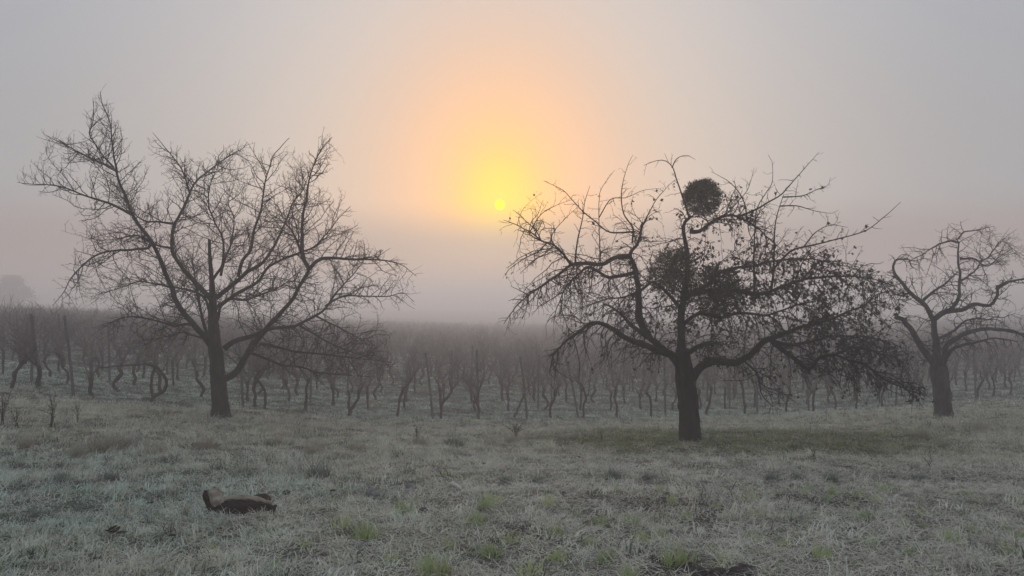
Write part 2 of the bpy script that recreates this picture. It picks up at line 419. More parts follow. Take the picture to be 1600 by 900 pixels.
def thin(m, N, L, col, t=0.38):
    df = N.new('ShaderNodeBsdfDiffuse'); tr = N.new('ShaderNodeBsdfTranslucent'); ms = N.new('ShaderNodeMixShader'); ms.inputs[0].default_value = t
    L.new(col, df.inputs['Color']); L.new(col, tr.inputs['Color']); L.new(df.outputs[0], ms.inputs[1]); L.new(tr.outputs[0], ms.inputs[2])
    L.new(ms.outputs[0], [n for n in N if n.type == 'OUTPUT_MATERIAL'][0].inputs['Surface'])

def blades(n, radius, lmin, lmax, bend, width, lean=0.5, flow=0.0, zmax=None, flat=False, segs=3):
    """one clump: curved tapering blades; returns verts, quads, along"""
    V, Fq, U = [], [], []; c = 0
    for _ in range(n):
        a = RNG.uniform(0, 2 * math.pi); r = radius * math.sqrt(RNG.uniform(0, 1))
        b = np.array([math.cos(a) * r, math.sin(a) * r, -0.012])
        Ln = RNG.uniform(lmin, lmax)
        h = RNG.uniform(0, 2 * math.pi) if RNG.uniform() > flow else RNG.normal(0, 0.5)
        th = abs(RNG.normal(0, lean)) if not flat else RNG.uniform(1.25, 1.55)
        bd = RNG.uniform(0.4, 1.0) * bend
        w0 = width * RNG.uniform(0.7, 1.25)
        side = np.array([-math.sin(h), math.cos(h), 0])
        pnt = b.copy()
        if flat: pnt[2] = RNG.uniform(0.002, zmax or 0.03)
        rows = []
        for s in range(segs + 1):
            t = s / segs
            w = w0 * (1 - t) ** 0.7 + 0.0004
            rows += [pnt - side * w / 2, pnt + side * w / 2]; U += [t, t]
            ang = th + bd * t
            pnt = pnt + np.array([math.cos(h) * math.sin(ang), math.sin(h) * math.sin(ang), math.cos(ang)]) * Ln / segs
            h += RNG.normal(0, 0.18)
            if not flat and pnt[2] < 0.004: pnt[2] = 0.004
        V += rows
        for s in range(segs): Fq.append([c + 2 * s, c + 2 * s + 1, c + 2 * s + 3, c + 2 * s + 2])
        c += 2 * (segs + 1)
    return np.array(V), np.array(Fq), np.array(U, np.float32)

def clump_mesh(name, mat, **kw):
    v, f, u = blades(**kw)
    b = MB(); b.add(v, f); me = b.mesh(name, mat, smooth=False)
    if len(me.vertices) == len(u):
        me.attributes.new('along', 'FLOAT', 'POINT').data.foreach_set('value', u)
    return me

def scatter(name, label, protos, pos, yaw, tilt, scl, tint):
    """one object: clumps instanced on its own points"""
    coll = bpy.data.collections.new(name + '_clumps')
    for k, me in enumerate(protos):
        o = bpy.data.objects.new('%s_clump' % name, me); coll.objects.link(o)
    me = bpy.data.meshes.new(name); n = len(pos)
    me.vertices.add(n); me.vertices.foreach_set('co', np.asarray(pos, np.float32).ravel())
    rot = np.stack([tilt[:, 0], tilt[:, 1], yaw], 1)
    me.attributes.new('turn', 'FLOAT_VECTOR', 'POINT').data.foreach_set('vector', rot.astype(np.float32).ravel())
    me.attributes.new('size', 'FLOAT', 'POINT').data.foreach_set('value', np.asarray(scl, np.float32))
    me.attributes.new('pick', 'INT', 'POINT').data.foreach_set('value', RNG.integers(0, len(protos), n).astype(np.int32))
    me.attributes.new('tint', 'FLOAT_COLOR', 'POINT').data.foreach_set('color', np.asarray(tint, np.float32).ravel())
    for m in {m for pm in protos for m in pm.materials}: me.materials.append(m)
    o = bpy.data.objects.new(name, me); COL.objects.link(o)
    ng = bpy.data.node_groups.new(name, 'GeometryNodeTree')
    ng.interface.new_socket('Geometry', in_out='INPUT', socket_type='NodeSocketGeometry')
    ng.interface.new_socket('Geometry', in_out='OUTPUT', socket_type='NodeSocketGeometry')
    a = ng.nodes.new('NodeGroupInput'); z = ng.nodes.new('NodeGroupOutput')
    ip = ng.nodes.new('GeometryNodeInstanceOnPoints'); ip.inputs['Pick Instance'].default_value = True
    ci = ng.nodes.new('GeometryNodeCollectionInfo'); ci.inputs['Collection'].default_value = coll; ci.inputs['Separate Children'].default_value = True
    def named(nm, ty):
        q = ng.nodes.new('GeometryNodeInputNamedAttribute'); q.data_type = ty; q.inputs['Name'].default_value = nm; return q.outputs['Attribute']
    er = ng.nodes.new('FunctionNodeEulerToRotation')
    lk = ng.links
    lk.new(a.outputs[0], ip.inputs['Points']); lk.new(ci.outputs[0], ip.inputs['Instance'])
    lk.new(named('pick', 'INT'), ip.inputs['Instance Index'])
    lk.new(named('turn', 'FLOAT_VECTOR'), er.inputs[0]); lk.new(er.outputs[0], ip.inputs['Rotation'])
    lk.new(named('size', 'FLOAT'), ip.inputs['Scale'])
    lk.new(ip.outputs[0], z.inputs[0])
    md = o.modifiers.new('clumps', 'NODES'); md.node_group = ng
    return tag(o, label, 'grass', kind='stuff')

def field_points(bands):
    P = []
    for (d0, d1, per) in bands:
        area = 0.74 * (d1 * d1 - d0 * d0) + 2 * (d1 - d0)
        n = int(area * per)
        y = np.sqrt(RNG.uniform(d0 * d0, d1 * d1, n)); x = RNG.uniform(-1, 1, n) * (0.74 * y + 1.0)
        P.append(np.stack([x, y], 1))
    P = np.concatenate(P)
    return P[:, 0], P[:, 1]

bm_frost = blade_mat('frosted_blade', 0.95)
bm_green = blade_mat('green_blade', 0.35)

# short turf
x, y = field_points([(3.6, 7, 165), (7, 11, 125), (11, 16, 85), (16, 24, 55), (24, 50, 18)])
z = zones(x, y)
keep = (RNG.uniform(size=len(x)) > np.maximum(z['worn'] * 0.8, z['strip'] * 0.55)) & clear_of(x, y)
x, y = x[keep], y[keep]; z = {k: v[keep] for k, v in z.items()}
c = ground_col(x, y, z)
spot = sstep(0.60, 0.72, fbm(x * 2.6, y * 2.6, 77, 3))                         # fresh green in the worn turf
c = lerp(c, C_GREEN[None], spot * 0.55 * (1 - z['left'] * 0.6))
c *= (0.68 + 0.85 * RNG.uniform(size=len(x)))[:, None] * (0.7 + 0.75 * z['n2'])[:, None]
c = np.minimum(c, 0.88)
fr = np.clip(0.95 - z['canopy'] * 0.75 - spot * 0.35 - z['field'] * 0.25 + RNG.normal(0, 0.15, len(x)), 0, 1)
bare = RNG.uniform(size=len(x)) < 0.15
c[bare] = np.array([0.10, 0.115, 0.06]) * RNG.uniform(0.5, 1.5, (bare.sum(), 1)); fr[bare] *= 0.3
protos = [clump_mesh('turf_clump', bm_frost, n=14, radius=0.075, lmin=0.02, lmax=0.065, bend=1.9, width=0.0078, lean=0.85) for _ in range(7)]
far = 1 + sstep(10, 30, y) * 1.1
scatter('frosted_turf', 'short frosted meadow grass over the whole foreground and vineyard floor', protos,
        np.stack([x, y, land(x, y)], 1), RNG.uniform(0, 6.28, len(x)), RNG.normal(0, 0.12, (len(x), 2)), RNG.uniform(0.7, 1.25, len(x)) * far * (0.72 + 0.3 * z['left'] + 0.25 * sstep(9, 13, y)), np.concatenate([c, fr[:, None]], 1))

# long combed grass in mats
x, y = field_points([(3.6, 7, 150), (7, 11, 110), (11, 16, 75), (16, 21, 26)])
z = zones(x, y)
amt = np.clip(0.16 + 0.75 * z['left'] + 0.5 * sstep(9, 12, y) + 0.25 * z['dry'], 0, 1) * (1 - 0.75 * z['worn']) * (1 - z['field'] * 0.85) * (1 - .5 * z['canopy'])
amt *= 0.35 + 1.1 * sstep(0.36, 0.62, fbm(x * 1.3, y * 1.3, 61, 3))
keep = (RNG.uniform(size=len(x)) < amt) & clear_of(x, y)
x, y = x[keep], y[keep]; z = {k: v[keep] for k, v in z.items()}
c = np.minimum(ground_col(x, y, z) * (0.68 + 0.85 * RNG.uniform(size=len(x)))[:, None], 0.88)
tanb = RNG.uniform(size=len(x)) < 0.3
c[tanb] = C_STRAW * RNG.uniform(0.7, 1.15, (tanb.sum(), 1))
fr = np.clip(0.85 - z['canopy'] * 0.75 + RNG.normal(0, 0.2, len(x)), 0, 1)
bare = RNG.uniform(size=len(x)) < 0.18
c[bare] = np.array([0.09, 0.12, 0.075]) * RNG.uniform(0.5, 1.6, (bare.sum(), 1)); fr[bare] *= 0.3
flow = fbm(x * 0.45, y * 0.45, 91, 3) * 14
protos = [clump_mesh('mat_clump', bm_frost, n=17, radius=0.09, lmin=0.06, lmax=0.18, bend=2.3, width=0.0082, lean=0.8, flow=0.7, segs=4) for _ in range(7)]
scatter('matted_grass', 'long frosted grass combed over into mats and hummocks', protos,
        np.stack([x, y, land(x, y)], 1), flow + RNG.normal(0, 0.5, len(x)), RNG.normal(0, 0.15, (len(x), 2)), RNG.uniform(0.65, 1.25, len(x)) * (1 + sstep(11, 18, y) * 0.3), np.concatenate([c, fr[:, None]], 1))

# dead straw lying flat
x, y = field_points([(3.6, 7, 150), (7, 11, 105), (11, 17, 50)])
z = zones(x, y)
keep = clear_of(x, y) & (RNG.uniform(size=len(x)) < 0.9 - 0.45 * z['left'] - 0.6 * z['canopy'] - 0.4 * z['worn'])
x, y = x[keep], y[keep]; z = {k: v[keep] for k, v in z.items()}
c = np.repeat(np.array([[0.70, 0.68, 0.59]]), len(x), 0) * RNG.uniform(0.65, 1.3, (len(x), 1))
protos = [clump_mesh('straw_clump', bm_frost, n=11, radius=0.11, lmin=0.05, lmax=0.17, bend=0.25, width=0.0055, flat=True, zmax=0.035) for _ in range(6)]
scatter('straw_litter', 'pale dead straw lying flat among the frosted turf', protos,
        np.stack([x, y, land(x, y)], 1), RNG.uniform(0, 6.28, len(x)), RNG.normal(0, 0.1, (len(x), 2)), RNG.uniform(0.7, 1.2, len(x)), np.concatenate([c, np.clip(RNG.normal(0.7, 0.2, (len(x), 1)), 0, 1)], 1))

# countable tufts and tussocks, each a thing of its own
def tuft_mat(name, ca, cb, frost):
    m, N, L, p = mat_new(name)
    u = N.new('ShaderNodeAttribute'); u.attribute_name = 'along'
    oi = N.new('ShaderNodeObjectInfo')
    tc = N.new('ShaderNodeTexCoord')
    nz = N.new('ShaderNodeTexNoise'); nz.inputs['Scale'].default_value = 25; L.new(tc.outputs['Object'], nz.inputs['Vector'])
    sm = N.new('ShaderNodeMath'); sm.operation = 'MULTIPLY_ADD'; sm.inputs[1].default_value = 0.6
    L.new(oi.outputs['Random'], sm.inputs[0]); L.new(nz.outputs['Fac'], sm.inputs[2])
    m1 = N.new('ShaderNodeMix'); m1.data_type = 'RGBA'; m1.inputs['A'].default_value = (*ca, 1); m1.inputs['B'].default_value = (*cb, 1)
    mr = N.new('ShaderNodeMapRange'); mr.inputs['From Min'].default_value = 0.35; mr.inputs['From Max'].default_value = 1.1
    L.new(sm.outputs[0], mr.inputs['Value']); L.new(mr.outputs[0], m1.inputs['Factor'])
    m2 = N.new('ShaderNodeMix'); m2.data_type = 'RGBA'; m2.inputs['B'].default_value = (0.62, 0.66, 0.64, 1)
    ff = N.new('ShaderNodeMath'); ff.operation = 'MULTIPLY'; ff.inputs[1].default_value = frost
    L.new(u.outputs['Fac'], ff.inputs[0]); L.new(ff.outputs[0], m2.inputs['Factor']); L.new(m1.outputs['Result'], m2.inputs['A'])
    thin(m, N, L, m2.outputs['Result'])
    return m
tm_green = tuft_mat('fresh_grass', (0.22, 0.33, 0.08), (0.52, 0.60, 0.26), 0.4)
tm_dark = tuft_mat('dark_grass', (0.06, 0.09, 0.06), (0.15, 0.19, 0.13), 0.5)
tm_dry = tuft_mat('dry_grass', (0.26, 0.22, 0.14), (0.40, 0.36, 0.28), 0.4)
G_ME = [clump_mesh('tuft_blades', tm_green, n=75, radius=0.085, lmin=0.05, lmax=0.17, bend=1.1, width=0.0105, lean=0.42) for _ in range(6)]
D_ME = [clump_mesh('tussock_blades', tm_dark, n=190, radius=0.13, lmin=0.12, lmax=0.34, bend=2.3, width=0.011, lean=0.65, segs=4) for _ in range(4)]
Y_ME = [clump_mesh('dry_blades', tm_dry, n=170, radius=0.15, lmin=0.15, lmax=0.46, bend=1.7, width=0.0085, lean=0.55, segs=4) for _ in range(4)]
def tuft(me, px, py, rpx, base_r, label, group, name):
    q = on_ground(px, py + rpx * 0.45)
    o = bpy.data.objects.new(name, me); COL.objects.link(o)
    s = 1.15 * rpx * q[1] / F / base_r
    o.location = q; o.scale = (s, s, s * random.uniform(0.8, 1.15)); o.rotation_euler = (0, 0, random.uniform(0, 6.28))
    return tag(o, label, 'grass tuft', group)
for k, (px, py, r) in enumerate(GREEN):
    tuft(G_ME[k % 6], px, py, r, 0.125, 'fresh green grass tuft standing up out of the pale worn turf', 'fresh green grass tufts', 'grass_tuft')
for k, (px, py, r) in enumerate(DARKT):
    tuft(D_ME[k % 4], px, py, r, 0.22, 'dark green grass tussock rising from the frosted mats', 'dark green tussocks', 'grass_tussock')
for k, (px, py, r) in enumerate(DRYT):
    tuft(Y_ME[k % 4], px, py, r, 0.26, 'tall tawny clump of dry grass bent by frost', 'tawny dry grass clumps', 'dry_grass_clump')

# ------------------------------------------------------------------ apple trees
def smooth_path(P, step):
    P = np.asarray(P, float)
    if len(P) < 3:
        n = max(2, int(np.linalg.norm(P[-1] - P[0]) / step)); t = np.linspace(0, 1, n + 1)[:, None]
        return P[0] * (1 - t) + P[-1] * t
    Q = np.concatenate([[2 * P[0] - P[1]], P, [2 * P[-1] - P[-2]]]); out = []
    for k in range(1, len(Q) - 2):
        n = max(1, int(np.linalg.norm(Q[k + 1] - Q[k]) / step))
        for s in range(n):
            t = s / n; a, b, c, d = Q[k - 1], Q[k], Q[k + 1], Q[k + 2]
            out.append(0.5 * (2 * b + (c - a) * t + (2 * a - 5 * b + 4 * c - d) * t * t + (3 * b - a - 3 * c + d) * t ** 3))
    out.append(P[-1]); return np.array(out)

def in_poly(px, py, poly):
    c = False; j = len(poly) - 1
    for i in range(len(poly)):
        xi, yi = poly[i]; xj, yj = poly[j]
        if (yi > py) != (yj > py) and px < (xj - xi) * (py - yi) / (yj - yi) + xi: c = not c
        j = i
    return c

class Tree:
    def __init__(s, rng, outline, d, droop):
        s.r = rng; s.outline = outline; s.d = d; s.droop = droop; s.twigs = MB(); s.tips = []; s.limbs = []
    def limb_pts(s, px_pts, r0, r1, dy0, dy1, step=0.07, gn=0.012):
        n = len(px_pts); L = np.concatenate([[0], np.cumsum([math.hypot(px_pts[k + 1][0] - px_pts[k][0], px_pts[k + 1][1] - px_pts[k][1]) for k in range(n - 1)])]); L /= L[-1]
        P = [px_point(a, b, s.d + dy0 + (dy1 - dy0) * t) for (a, b), t in zip(px_pts, L)]
        P = smooth_path(P, step)
        k = np.arange(len(P)) * step; sd = s.r.uniform(0, 100)
        amp = np.minimum(1, k / 0.3)[:, None] * gn
        wob = np.stack([fbm(k * 3 + sd, k * 0 + c * 9.1, 5, 3) - 0.5 for c in range(3)], 1)
        P = P + wob * amp * 4
        t = np.linspace(0, 1, len(P))
        R = (r0 * 0.84 + (r1 * 0.5 - r0 * 0.84) * t ** 0.8) * s.d / F
        R = R * (1 + 0.22 * (fbm(k * 4 + sd, k * 0 + 3.3, 8, 3) - 0.5))
        return P, R
    def ok(s, q, o):
        px, py = HX + q[0] / q[1] * F, HY - (q[2] - EYE) / q[1] * F
        return in_poly(px + o[0], py + o[1], s.outline)
    def walk(s, p, d, L, n, jit, trop):
        P = [p]; st = L / n
        for k in range(n):
            d = nrm(d + s.r.normal(0, jit, 3) + np.array([0, 0, trop]))
            P.append(P[-1] + d * st)
        return np.array(P)
    def children(s, P, R, spec, level, start=0.15):
        """branch off a path; spec per level: spacing, lmin, lmax, angle, jitter, tropism, radius cap, sides"""
        if level >= len(spec): return
        sp, l0, l1, ang, jit, trop, rcap, sides, nseg = spec[level]
        seg = np.linalg.norm(np.diff(P, axis=0), axis=1); cl = np.concatenate([[0], np.cumsum(seg)]); tot = cl[-1]
        q = start * tot + s.r.uniform(0, sp)
        while q < tot:
            k = min(int(np.searchsorted(cl, q)) , len(P) - 1); k = max(k, 1)
            f = (q - cl[k - 1]) / max(seg[k - 1], 1e-6); b = P[k - 1] + (P[k] - P[k - 1]) * f
            t = nrm(P[k] - P[k - 1]); rp = R[k - 1]
            side = nrm(np.cross(t, s.r.normal(0, 1, 3)))
            side = nrm(side + np.array([0, 0, 0.25 if trop >= 0 else -0.1]))
            a = math.radians(s.r.normal(ang, 14))
            L = s.r.uniform(l0, l1) * (1 - 0.35 * q / tot)
            W = s.walk(b, t * math.cos(a) + side * math.sin(a), L, nseg, jit, trop + s.droop(b) * 0.5)
            m = len(W)
            off = s.r.normal(0, 11, 2)
            while m > 1 and not s.ok(W[m - 1], off): m -= 1
            g_ok = W[:m, 2] > s.floor + 0.15
            if not g_ok.all(): m = max(1, int(np.argmin(g_ok)))
            if m >= 3 or (level >= 2 and m >= 2):
                W = W[:m]; r0 = max(min(rp * 0.7, rcap), 0.0028); rad = np.linspace(r0, max(r0 * 0.4, 0.002), m)
                s.twigs.tube(W, rad, sides, cap=False)
                s.children(W, rad, spec, level + 1, 0.12)
                if level >= 1: s.tips.append(W[-1])
                if level >= 1 and s.r.uniform() < 0.5: s.tips.append(W[len(W) // 2])
            q += sp * s.r.uniform(0.55, 1.5)

def make_tree(name, label, base_px, d, trunk_px, trunk_r, limbs, outline, spec, bark, seed, droop, flare=1.16, gn=0.012, leaves=0, shoots=()):
    rng = np.random.default_rng(seed)
    base = px_point(*base_px, d); base[2] = gz(base[0], base[1])
    t = thing(name, label, 'tree', base, 'old apple trees at the vineyard edge')
    T = Tree(rng, outline, d, droop); T.floor = base[2]
    P = smooth_path([px_point(a, b, d) for a, b in trunk_px], 0.04)
    P[0, 2] = min(P[0, 2], base[2]) - 0.12
    tt = np.linspace(0, 1, len(P)); R = np.interp(tt, np.linspace(0, 1, len(trunk_r)), trunk_r) * d / F
    h = P[:, 2] - base[2]
    R = R * (1 + (flare - 1) * np.exp(-np.maximum(h, -0.05) / 0.12))
    tr = MB(); sides = 26
    tr.tube(P, R, sides, rough=0.13, seed=seed)
    v = tr.v[0]                                  # bark ridges and root swellings
    ring = np.arange(len(v)) // sides; ang = (np.arange(len(v)) % sides) * 2 * math.pi / sides
    cen = P[np.minimum(ring, len(P) - 1)]; hh = np.maximum(cen[:, 2] - base[2], 0)
    rad = v - cen
    ridge = 1 + 0.05 * np.sin(ang * 7 + hh * 3) * (fbm(hh * 9, ang * 1.3, seed) ) + 0.28 * np.exp(-hh / 0.10) * np.maximum(0, np.cos(ang * 4 + seed)) + 0.07 * (fbm(hh * 14, np.cos(ang) * 4 + 9, seed + 5) - 0.5)
    tr.v[0] = cen + rad * ridge[:, None]
    tr.build('trunk', bark, t)
    T.children(P[int(len(P) * 0.45):], R[int(len(P) * 0.45):], [(spec[0][0] * 2.2,) + tuple(spec[0][1:])] + list(spec[1:]), 0, 0.1)
    for (pts, r0, r1, dy0, dy1) in limbs:
        P, R = T.limb_pts(pts, r0, r1, dy0, dy1, gn=gn)
        lb = MB(); lb.tube(P, R, 9 if r0 > 2.5 else 6, rough=0.16 if r0 > 2 else 0.05, seed=int(rng.integers(1000)))
        lb.build('limb', bark, t)
        T.children(P, R, spec, 0, 0.12)
    for (pts, r0, r1, dy0, dy1) in shoots:       # long straight shoots carry only short spurs
        P, R = T.limb_pts(pts, r0, r1, dy0, dy1, gn=0.006)
        lb = MB(); lb.tube(P, R, 5); lb.build('water_shoot', bark, t)
        T.children(P, R, [(0.11,) + tuple(spec[1][1:2]) + (spec[1][2] * 0.8,) + tuple(spec[1][3:])] + list(spec[2:]), 0, 0.15)
    tag(T.twigs.build('twigs', M['twig'], t), kind='stuff')
    return t, T

LEFT_OUT = [(25, 284), (66, 208), (110, 215), (135, 200), (156, 142), (180, 165), (192, 200), (205, 250), (238, 206), (262, 218), (300, 245), (345, 225), (386, 221), (405, 240), (452, 214), (468, 245), (515, 205), (548, 250), (530, 300), (552, 318),
            (545, 345), (580, 385), (620, 400), (652, 430), (640, 475), (600, 480), (610, 545), (622, 590), (540, 592), (430, 590), (355, 570), (300, 540), (215, 548), (155, 535), (165, 505), (80, 480), (98, 440), (85, 410), (125, 375), (75, 345), (60, 300)]
left_limbs = [
    ([(352, 592), (370, 580), (383, 560), (392, 545), (405, 530), (420, 510), (440, 487), (455, 470), (468, 450), (478, 430), (483, 420)], 7.0, 4.4, 0, -0.9),
    ([(483, 420), (473, 400), (471, 370), (473, 336), (478, 312), (482, 287), (487, 265), (498, 240), (505, 230), (519, 215)], 4.2, 0.9, -0.9, -0.5),
    ([(472, 398), (464, 377), (455, 358), (440, 345), (420, 333)], 2.6, 0.8, -0.85, -1.6),
    ([(483, 420), (490, 412), (501, 404), (519, 402), (548, 405), (576, 406), (604, 408), (629, 415), (651, 432)], 3.4, 0.7, -0.9, -1.5),
    ([(350, 545), (369, 532), (391, 526), (409, 520), (425, 514), (450, 511), (466, 507), (494, 493), (512, 476), (534, 448), (556, 423), (572, 400)], 5.5, 1.0, 0, 1.3),
    ([(508, 479), (533, 463), (569, 463), (604, 463), (629, 457), (647, 472)], 2.4, 0.7, 0.85, 1.3),
    ([(335, 548), (319, 526), (300, 504), (284, 486), (273, 467), (266, 445), (255, 418), (236, 377), (210, 340), (197, 307), (183, 274), (177, 233), (171, 192), (162, 167), (156, 142)], 6.2, 0.8, 0, -0.8),
    ([(205, 335), (173, 319), (136, 307), (103, 294), (74, 289), (28, 285)], 2.8, 0.6, -0.5, -1.3),
    ([(183, 268), (160, 255), (144, 249), (111, 231), (86, 218), (68, 209)], 2.2, 0.6, -0.65, 0.1),
    ([(178, 262), (164, 245), (150, 225), (140, 208), (146, 180), (146, 158)], 1.8, 0.6, -0.65, -1.2),
    ([(332, 470), (304, 440), (284, 418), (269, 393), (269, 372), (273, 352), (288, 323), (296, 303), (312, 278), (340, 257), (359, 244), (377, 233), (386, 222)], 5.6, 0.8, 0, 0.9),
    ([(273, 350), (247, 346), (224, 344), (200, 325), (175, 300)], 2.6, 0.6, 0.35, 1.6),
    ([(296, 300), (284, 266), (263, 237), (247, 216), (238, 207)], 2.2, 0.6, 0.5, 0.0),
    ([(268, 388), (242, 381), (215, 368), (190, 372), (150, 376)], 2.4, 0.6, 0.3, -0.9),
    ([(236, 379), (232, 388), (210, 390), (173, 393), (140, 405), (115, 430), (99, 455), (82, 478)], 2.6, 0.6, -0.4, -1.7),
    ([(309, 510), (290, 506), (275, 510), (256, 504), (220, 496), (190, 497), (165, 510)], 2.8, 0.7, 0, -1.6),
    ([(319, 529), (287, 520), (272, 523), (240, 530), (205, 532)], 2.2, 0.6, 0, 1.3),
    ([(328, 535), (318, 505), (312, 482), (306, 448), (302, 420), (296, 392)], 3.8, 0.9, 0, 1.2),
    ([(337, 466), (362, 445), (387, 424), (409, 411), (430, 379), (444, 351), (457, 319), (473, 297), (486, 262)], 4.6, 0.8, 0, 0.8),
    ([(341, 479), (373, 457), (402, 440), (423, 415), (462, 397), (491, 386), (508, 368), (530, 340), (548, 322)], 4.0, 0.8, 0, -0.6),
    ([(372, 432), (379, 408), (391, 390), (398, 361), (405, 336), (411, 312), (414, 290), (421, 262), (427, 244), (437, 233), (452, 216)], 3.4, 0.8, 0.15, -0.5),
    ([(391, 551), (416, 560), (441, 570), (472, 573), (500, 582), (541, 586), (580, 588)], 2.8, 0.7, -0.3, -1.2),
    ([(406, 537), (431, 542), (462, 550), (494, 553), (525, 556), (572, 561), (612, 566)], 3.0, 0.7, -0.4, 0.2),
    ([(469, 509), (503, 529), (541, 548), (587, 561), (615, 575)], 2.4, 0.7, 0.5, 1.8),
    ([(494, 494), (541, 517), (566, 529), (590, 522), (610, 525)], 2.2, 0.7, 0.8, 1.8),
    ([(345, 430), (352, 405), (362, 375), (365, 345), (358, 315), (366, 290)], 2.6, 0.7, 0, 1.5),
    ([(331, 505), (322, 470), (300, 455), (262, 448), (222, 440), (185, 450), (150, 462)], 3.0, 0.7, 0, 1.9),
    ([(340, 500), (350, 470), (385, 468), (425, 455), (455, 440), (500, 445)], 2.8, 0.7, 0, -2.0),
    ([(331, 440), (345, 415), (350, 380), (335, 345), (325, 315), (330, 285), (345, 245)], 2.8, 0.6, 0, -1.5),
]
SPEC_LEFT = [(0.07, 0.35, 1.2, 60, 0.17, 0.03, 0.0095, 4, 8), (0.08, 0.10, 0.48, 62, 0.22, 0.07, 0.006, 3, 5), (0.085, 0.03, 0.11, 62, 0.25, 0.08, 0.0045, 3, 2)]
def droop_left(b): return -0.10 if b[2] < 1.9 else (-0.02 if b[2] < 3.0 else 0.05)
tree_left, TL = make_tree('apple_tree', 'tall bare apple tree with fan of fine twigs and no leaves', (345, 653), 15.0,
    [(345, 660), (344, 640), (343, 620), (341, 590), (338, 555), (335, 530), (333, 500), (332, 470), (331, 440), (328, 405), (327, 374)],
    [13.2, 12.2, 11.8, 11.2, 10.2, 8.6, 6.6, 4.8, 3.3, 2.6, 2.2], left_limbs, LEFT_OUT, SPEC_LEFT, M['bark'], 5, droop_left)

MID_OUT = [(770, 352), (785, 338), (805, 345), (845, 275), (880, 285), (922, 285), (960, 260), (985, 240), (1030, 240), (1080, 246), (1105, 258), (1140, 268), (1200, 240), (1215, 275), (1280, 235), (1302, 275), (1310, 330), (1330, 352), (1407, 316), (1410, 330),
           (1350, 378), (1320, 400), (1370, 420), (1420, 450), (1432, 500), (1440, 560), (1462, 640), (1440, 645), (1400, 610), (1330, 640), (1275, 590), (1225, 645), (1190, 620), (1150, 590), (1080, 570), (1040, 590), (980, 600), (930, 585), (850, 600), (845, 545),
           (880, 500), (830, 480), (790, 540), (775, 530), (800, 480), (780, 420), (790, 395), (830, 380)]
mid_limbs = [
    ([(1066, 580), (1051, 558), (1035, 552), (1010, 541), (985, 532), (970, 524), (954, 512), (929, 505), (904, 518), (883, 536), (867, 555), (861, 577)], 8.5, 1.6, 0, -1.0),
    ([(1060, 562), (1029, 540), (1004, 524), (985, 508), (970, 490), (954, 480), (941, 476)], 8, 2.6, 0, 0.7),
    ([(1012, 528), (1002, 502), (998, 471), (997, 441), (992, 419), (984, 397), (993, 386), (1002, 366), (1007, 347)], 8.2, 3.2, 0.3, 0.3),
    ([(984, 400), (960, 402), (940, 412), (927, 413), (910, 411), (893, 413), (877, 424), (865, 433), (840, 450), (815, 469), (800, 486), (788, 508)], 5.0, 1.0, 0.3, -0.9),
    ([(992, 426), (971, 430), (952, 435), (938, 427), (921, 415), (900, 430), (882, 450), (872, 475), (864, 505)], 4.2, 0.9, 0.3, 1.0),
    ([(893, 414), (877, 394), (863, 383), (843, 376), (827, 363), (804, 351), (785, 344)], 2.6, 0.7, -0.3, -0.7),
    ([(1070, 575), (1065, 533), (1065, 508), (1066, 487), (1068, 459), (1074, 425), (1077, 402), (1074, 386), (1068, 363), (1070, 347), (1078, 338)], 9.5, 5.0, 0, 0),
    ([(1078, 362), (1093, 362), (1107, 349), (1123, 341), (1146, 338), (1165, 344), (1182, 355), (1196, 366), (1215, 385)], 4.2, 1.2, 0, -0.8),
    ([(1076, 600), (1088, 580), (1105, 568), (1131, 565), (1151, 567), (1170, 557), (1186, 538), (1201, 529), (1214, 541), (1232, 554), (1248, 566), (1262, 577), (1273, 569), (1285, 557), (1304, 555), (1326, 563), (1345, 585)], 9.5, 2.4, 0, -0.7),
    ([(1198, 531), (1229, 520), (1264, 507), (1298, 498), (1326, 488), (1351, 476), (1374, 459), (1400, 452)], 5.0, 1.2, -0.45, 0.6),
    ([(1072, 459), (1110, 455), (1150, 455), (1180, 460), (1210, 452), (1250, 440), (1300, 430), (1350, 435), (1400, 448)], 5.4, 1.0, 0, -1.2),
    ([(1068, 470), (1095, 450), (1130, 425), (1170, 415), (1210, 408), (1260, 405), (1320, 415), (1365, 430)], 4.2, 0.9, 0, 1.5),
    ([(1326, 563), (1352, 570), (1380, 590), (1410, 605), (1432, 622), (1445, 640)], 2.6, 0.7, -0.6, -1.1),
    ([(1300, 556), (1330, 545), (1365, 548), (1400, 560), (1425, 570)], 2.6, 0.7, -0.55, 0.7),
    ([(1062, 480), (1040, 455), (1020, 440), (1005, 452), (975, 465), (940, 470), (905, 485)], 4.0, 1.0, 0, 1.4),
    ([(1160, 562), (1175, 575), (1182, 590), (1190, 615), (1205, 632), (1222, 640)], 2.0, 0.6, -0.2, -1.3),
    ([(1205, 532), (1240, 538), (1280, 530), (1320, 525), (1370, 530), (1415, 545)], 3.4, 0.8, -0.4, 1.4),
    ([(1065, 510), (1090, 490), (1125, 495), (1160, 488), (1200, 492), (1240, 478), (1290, 465)], 4.4, 0.9, 0, -1.6),
    ([(1070, 552), (1085, 547), (1105, 538), (1116, 540)], 6.5, 4.8, 0, -0.8),
]
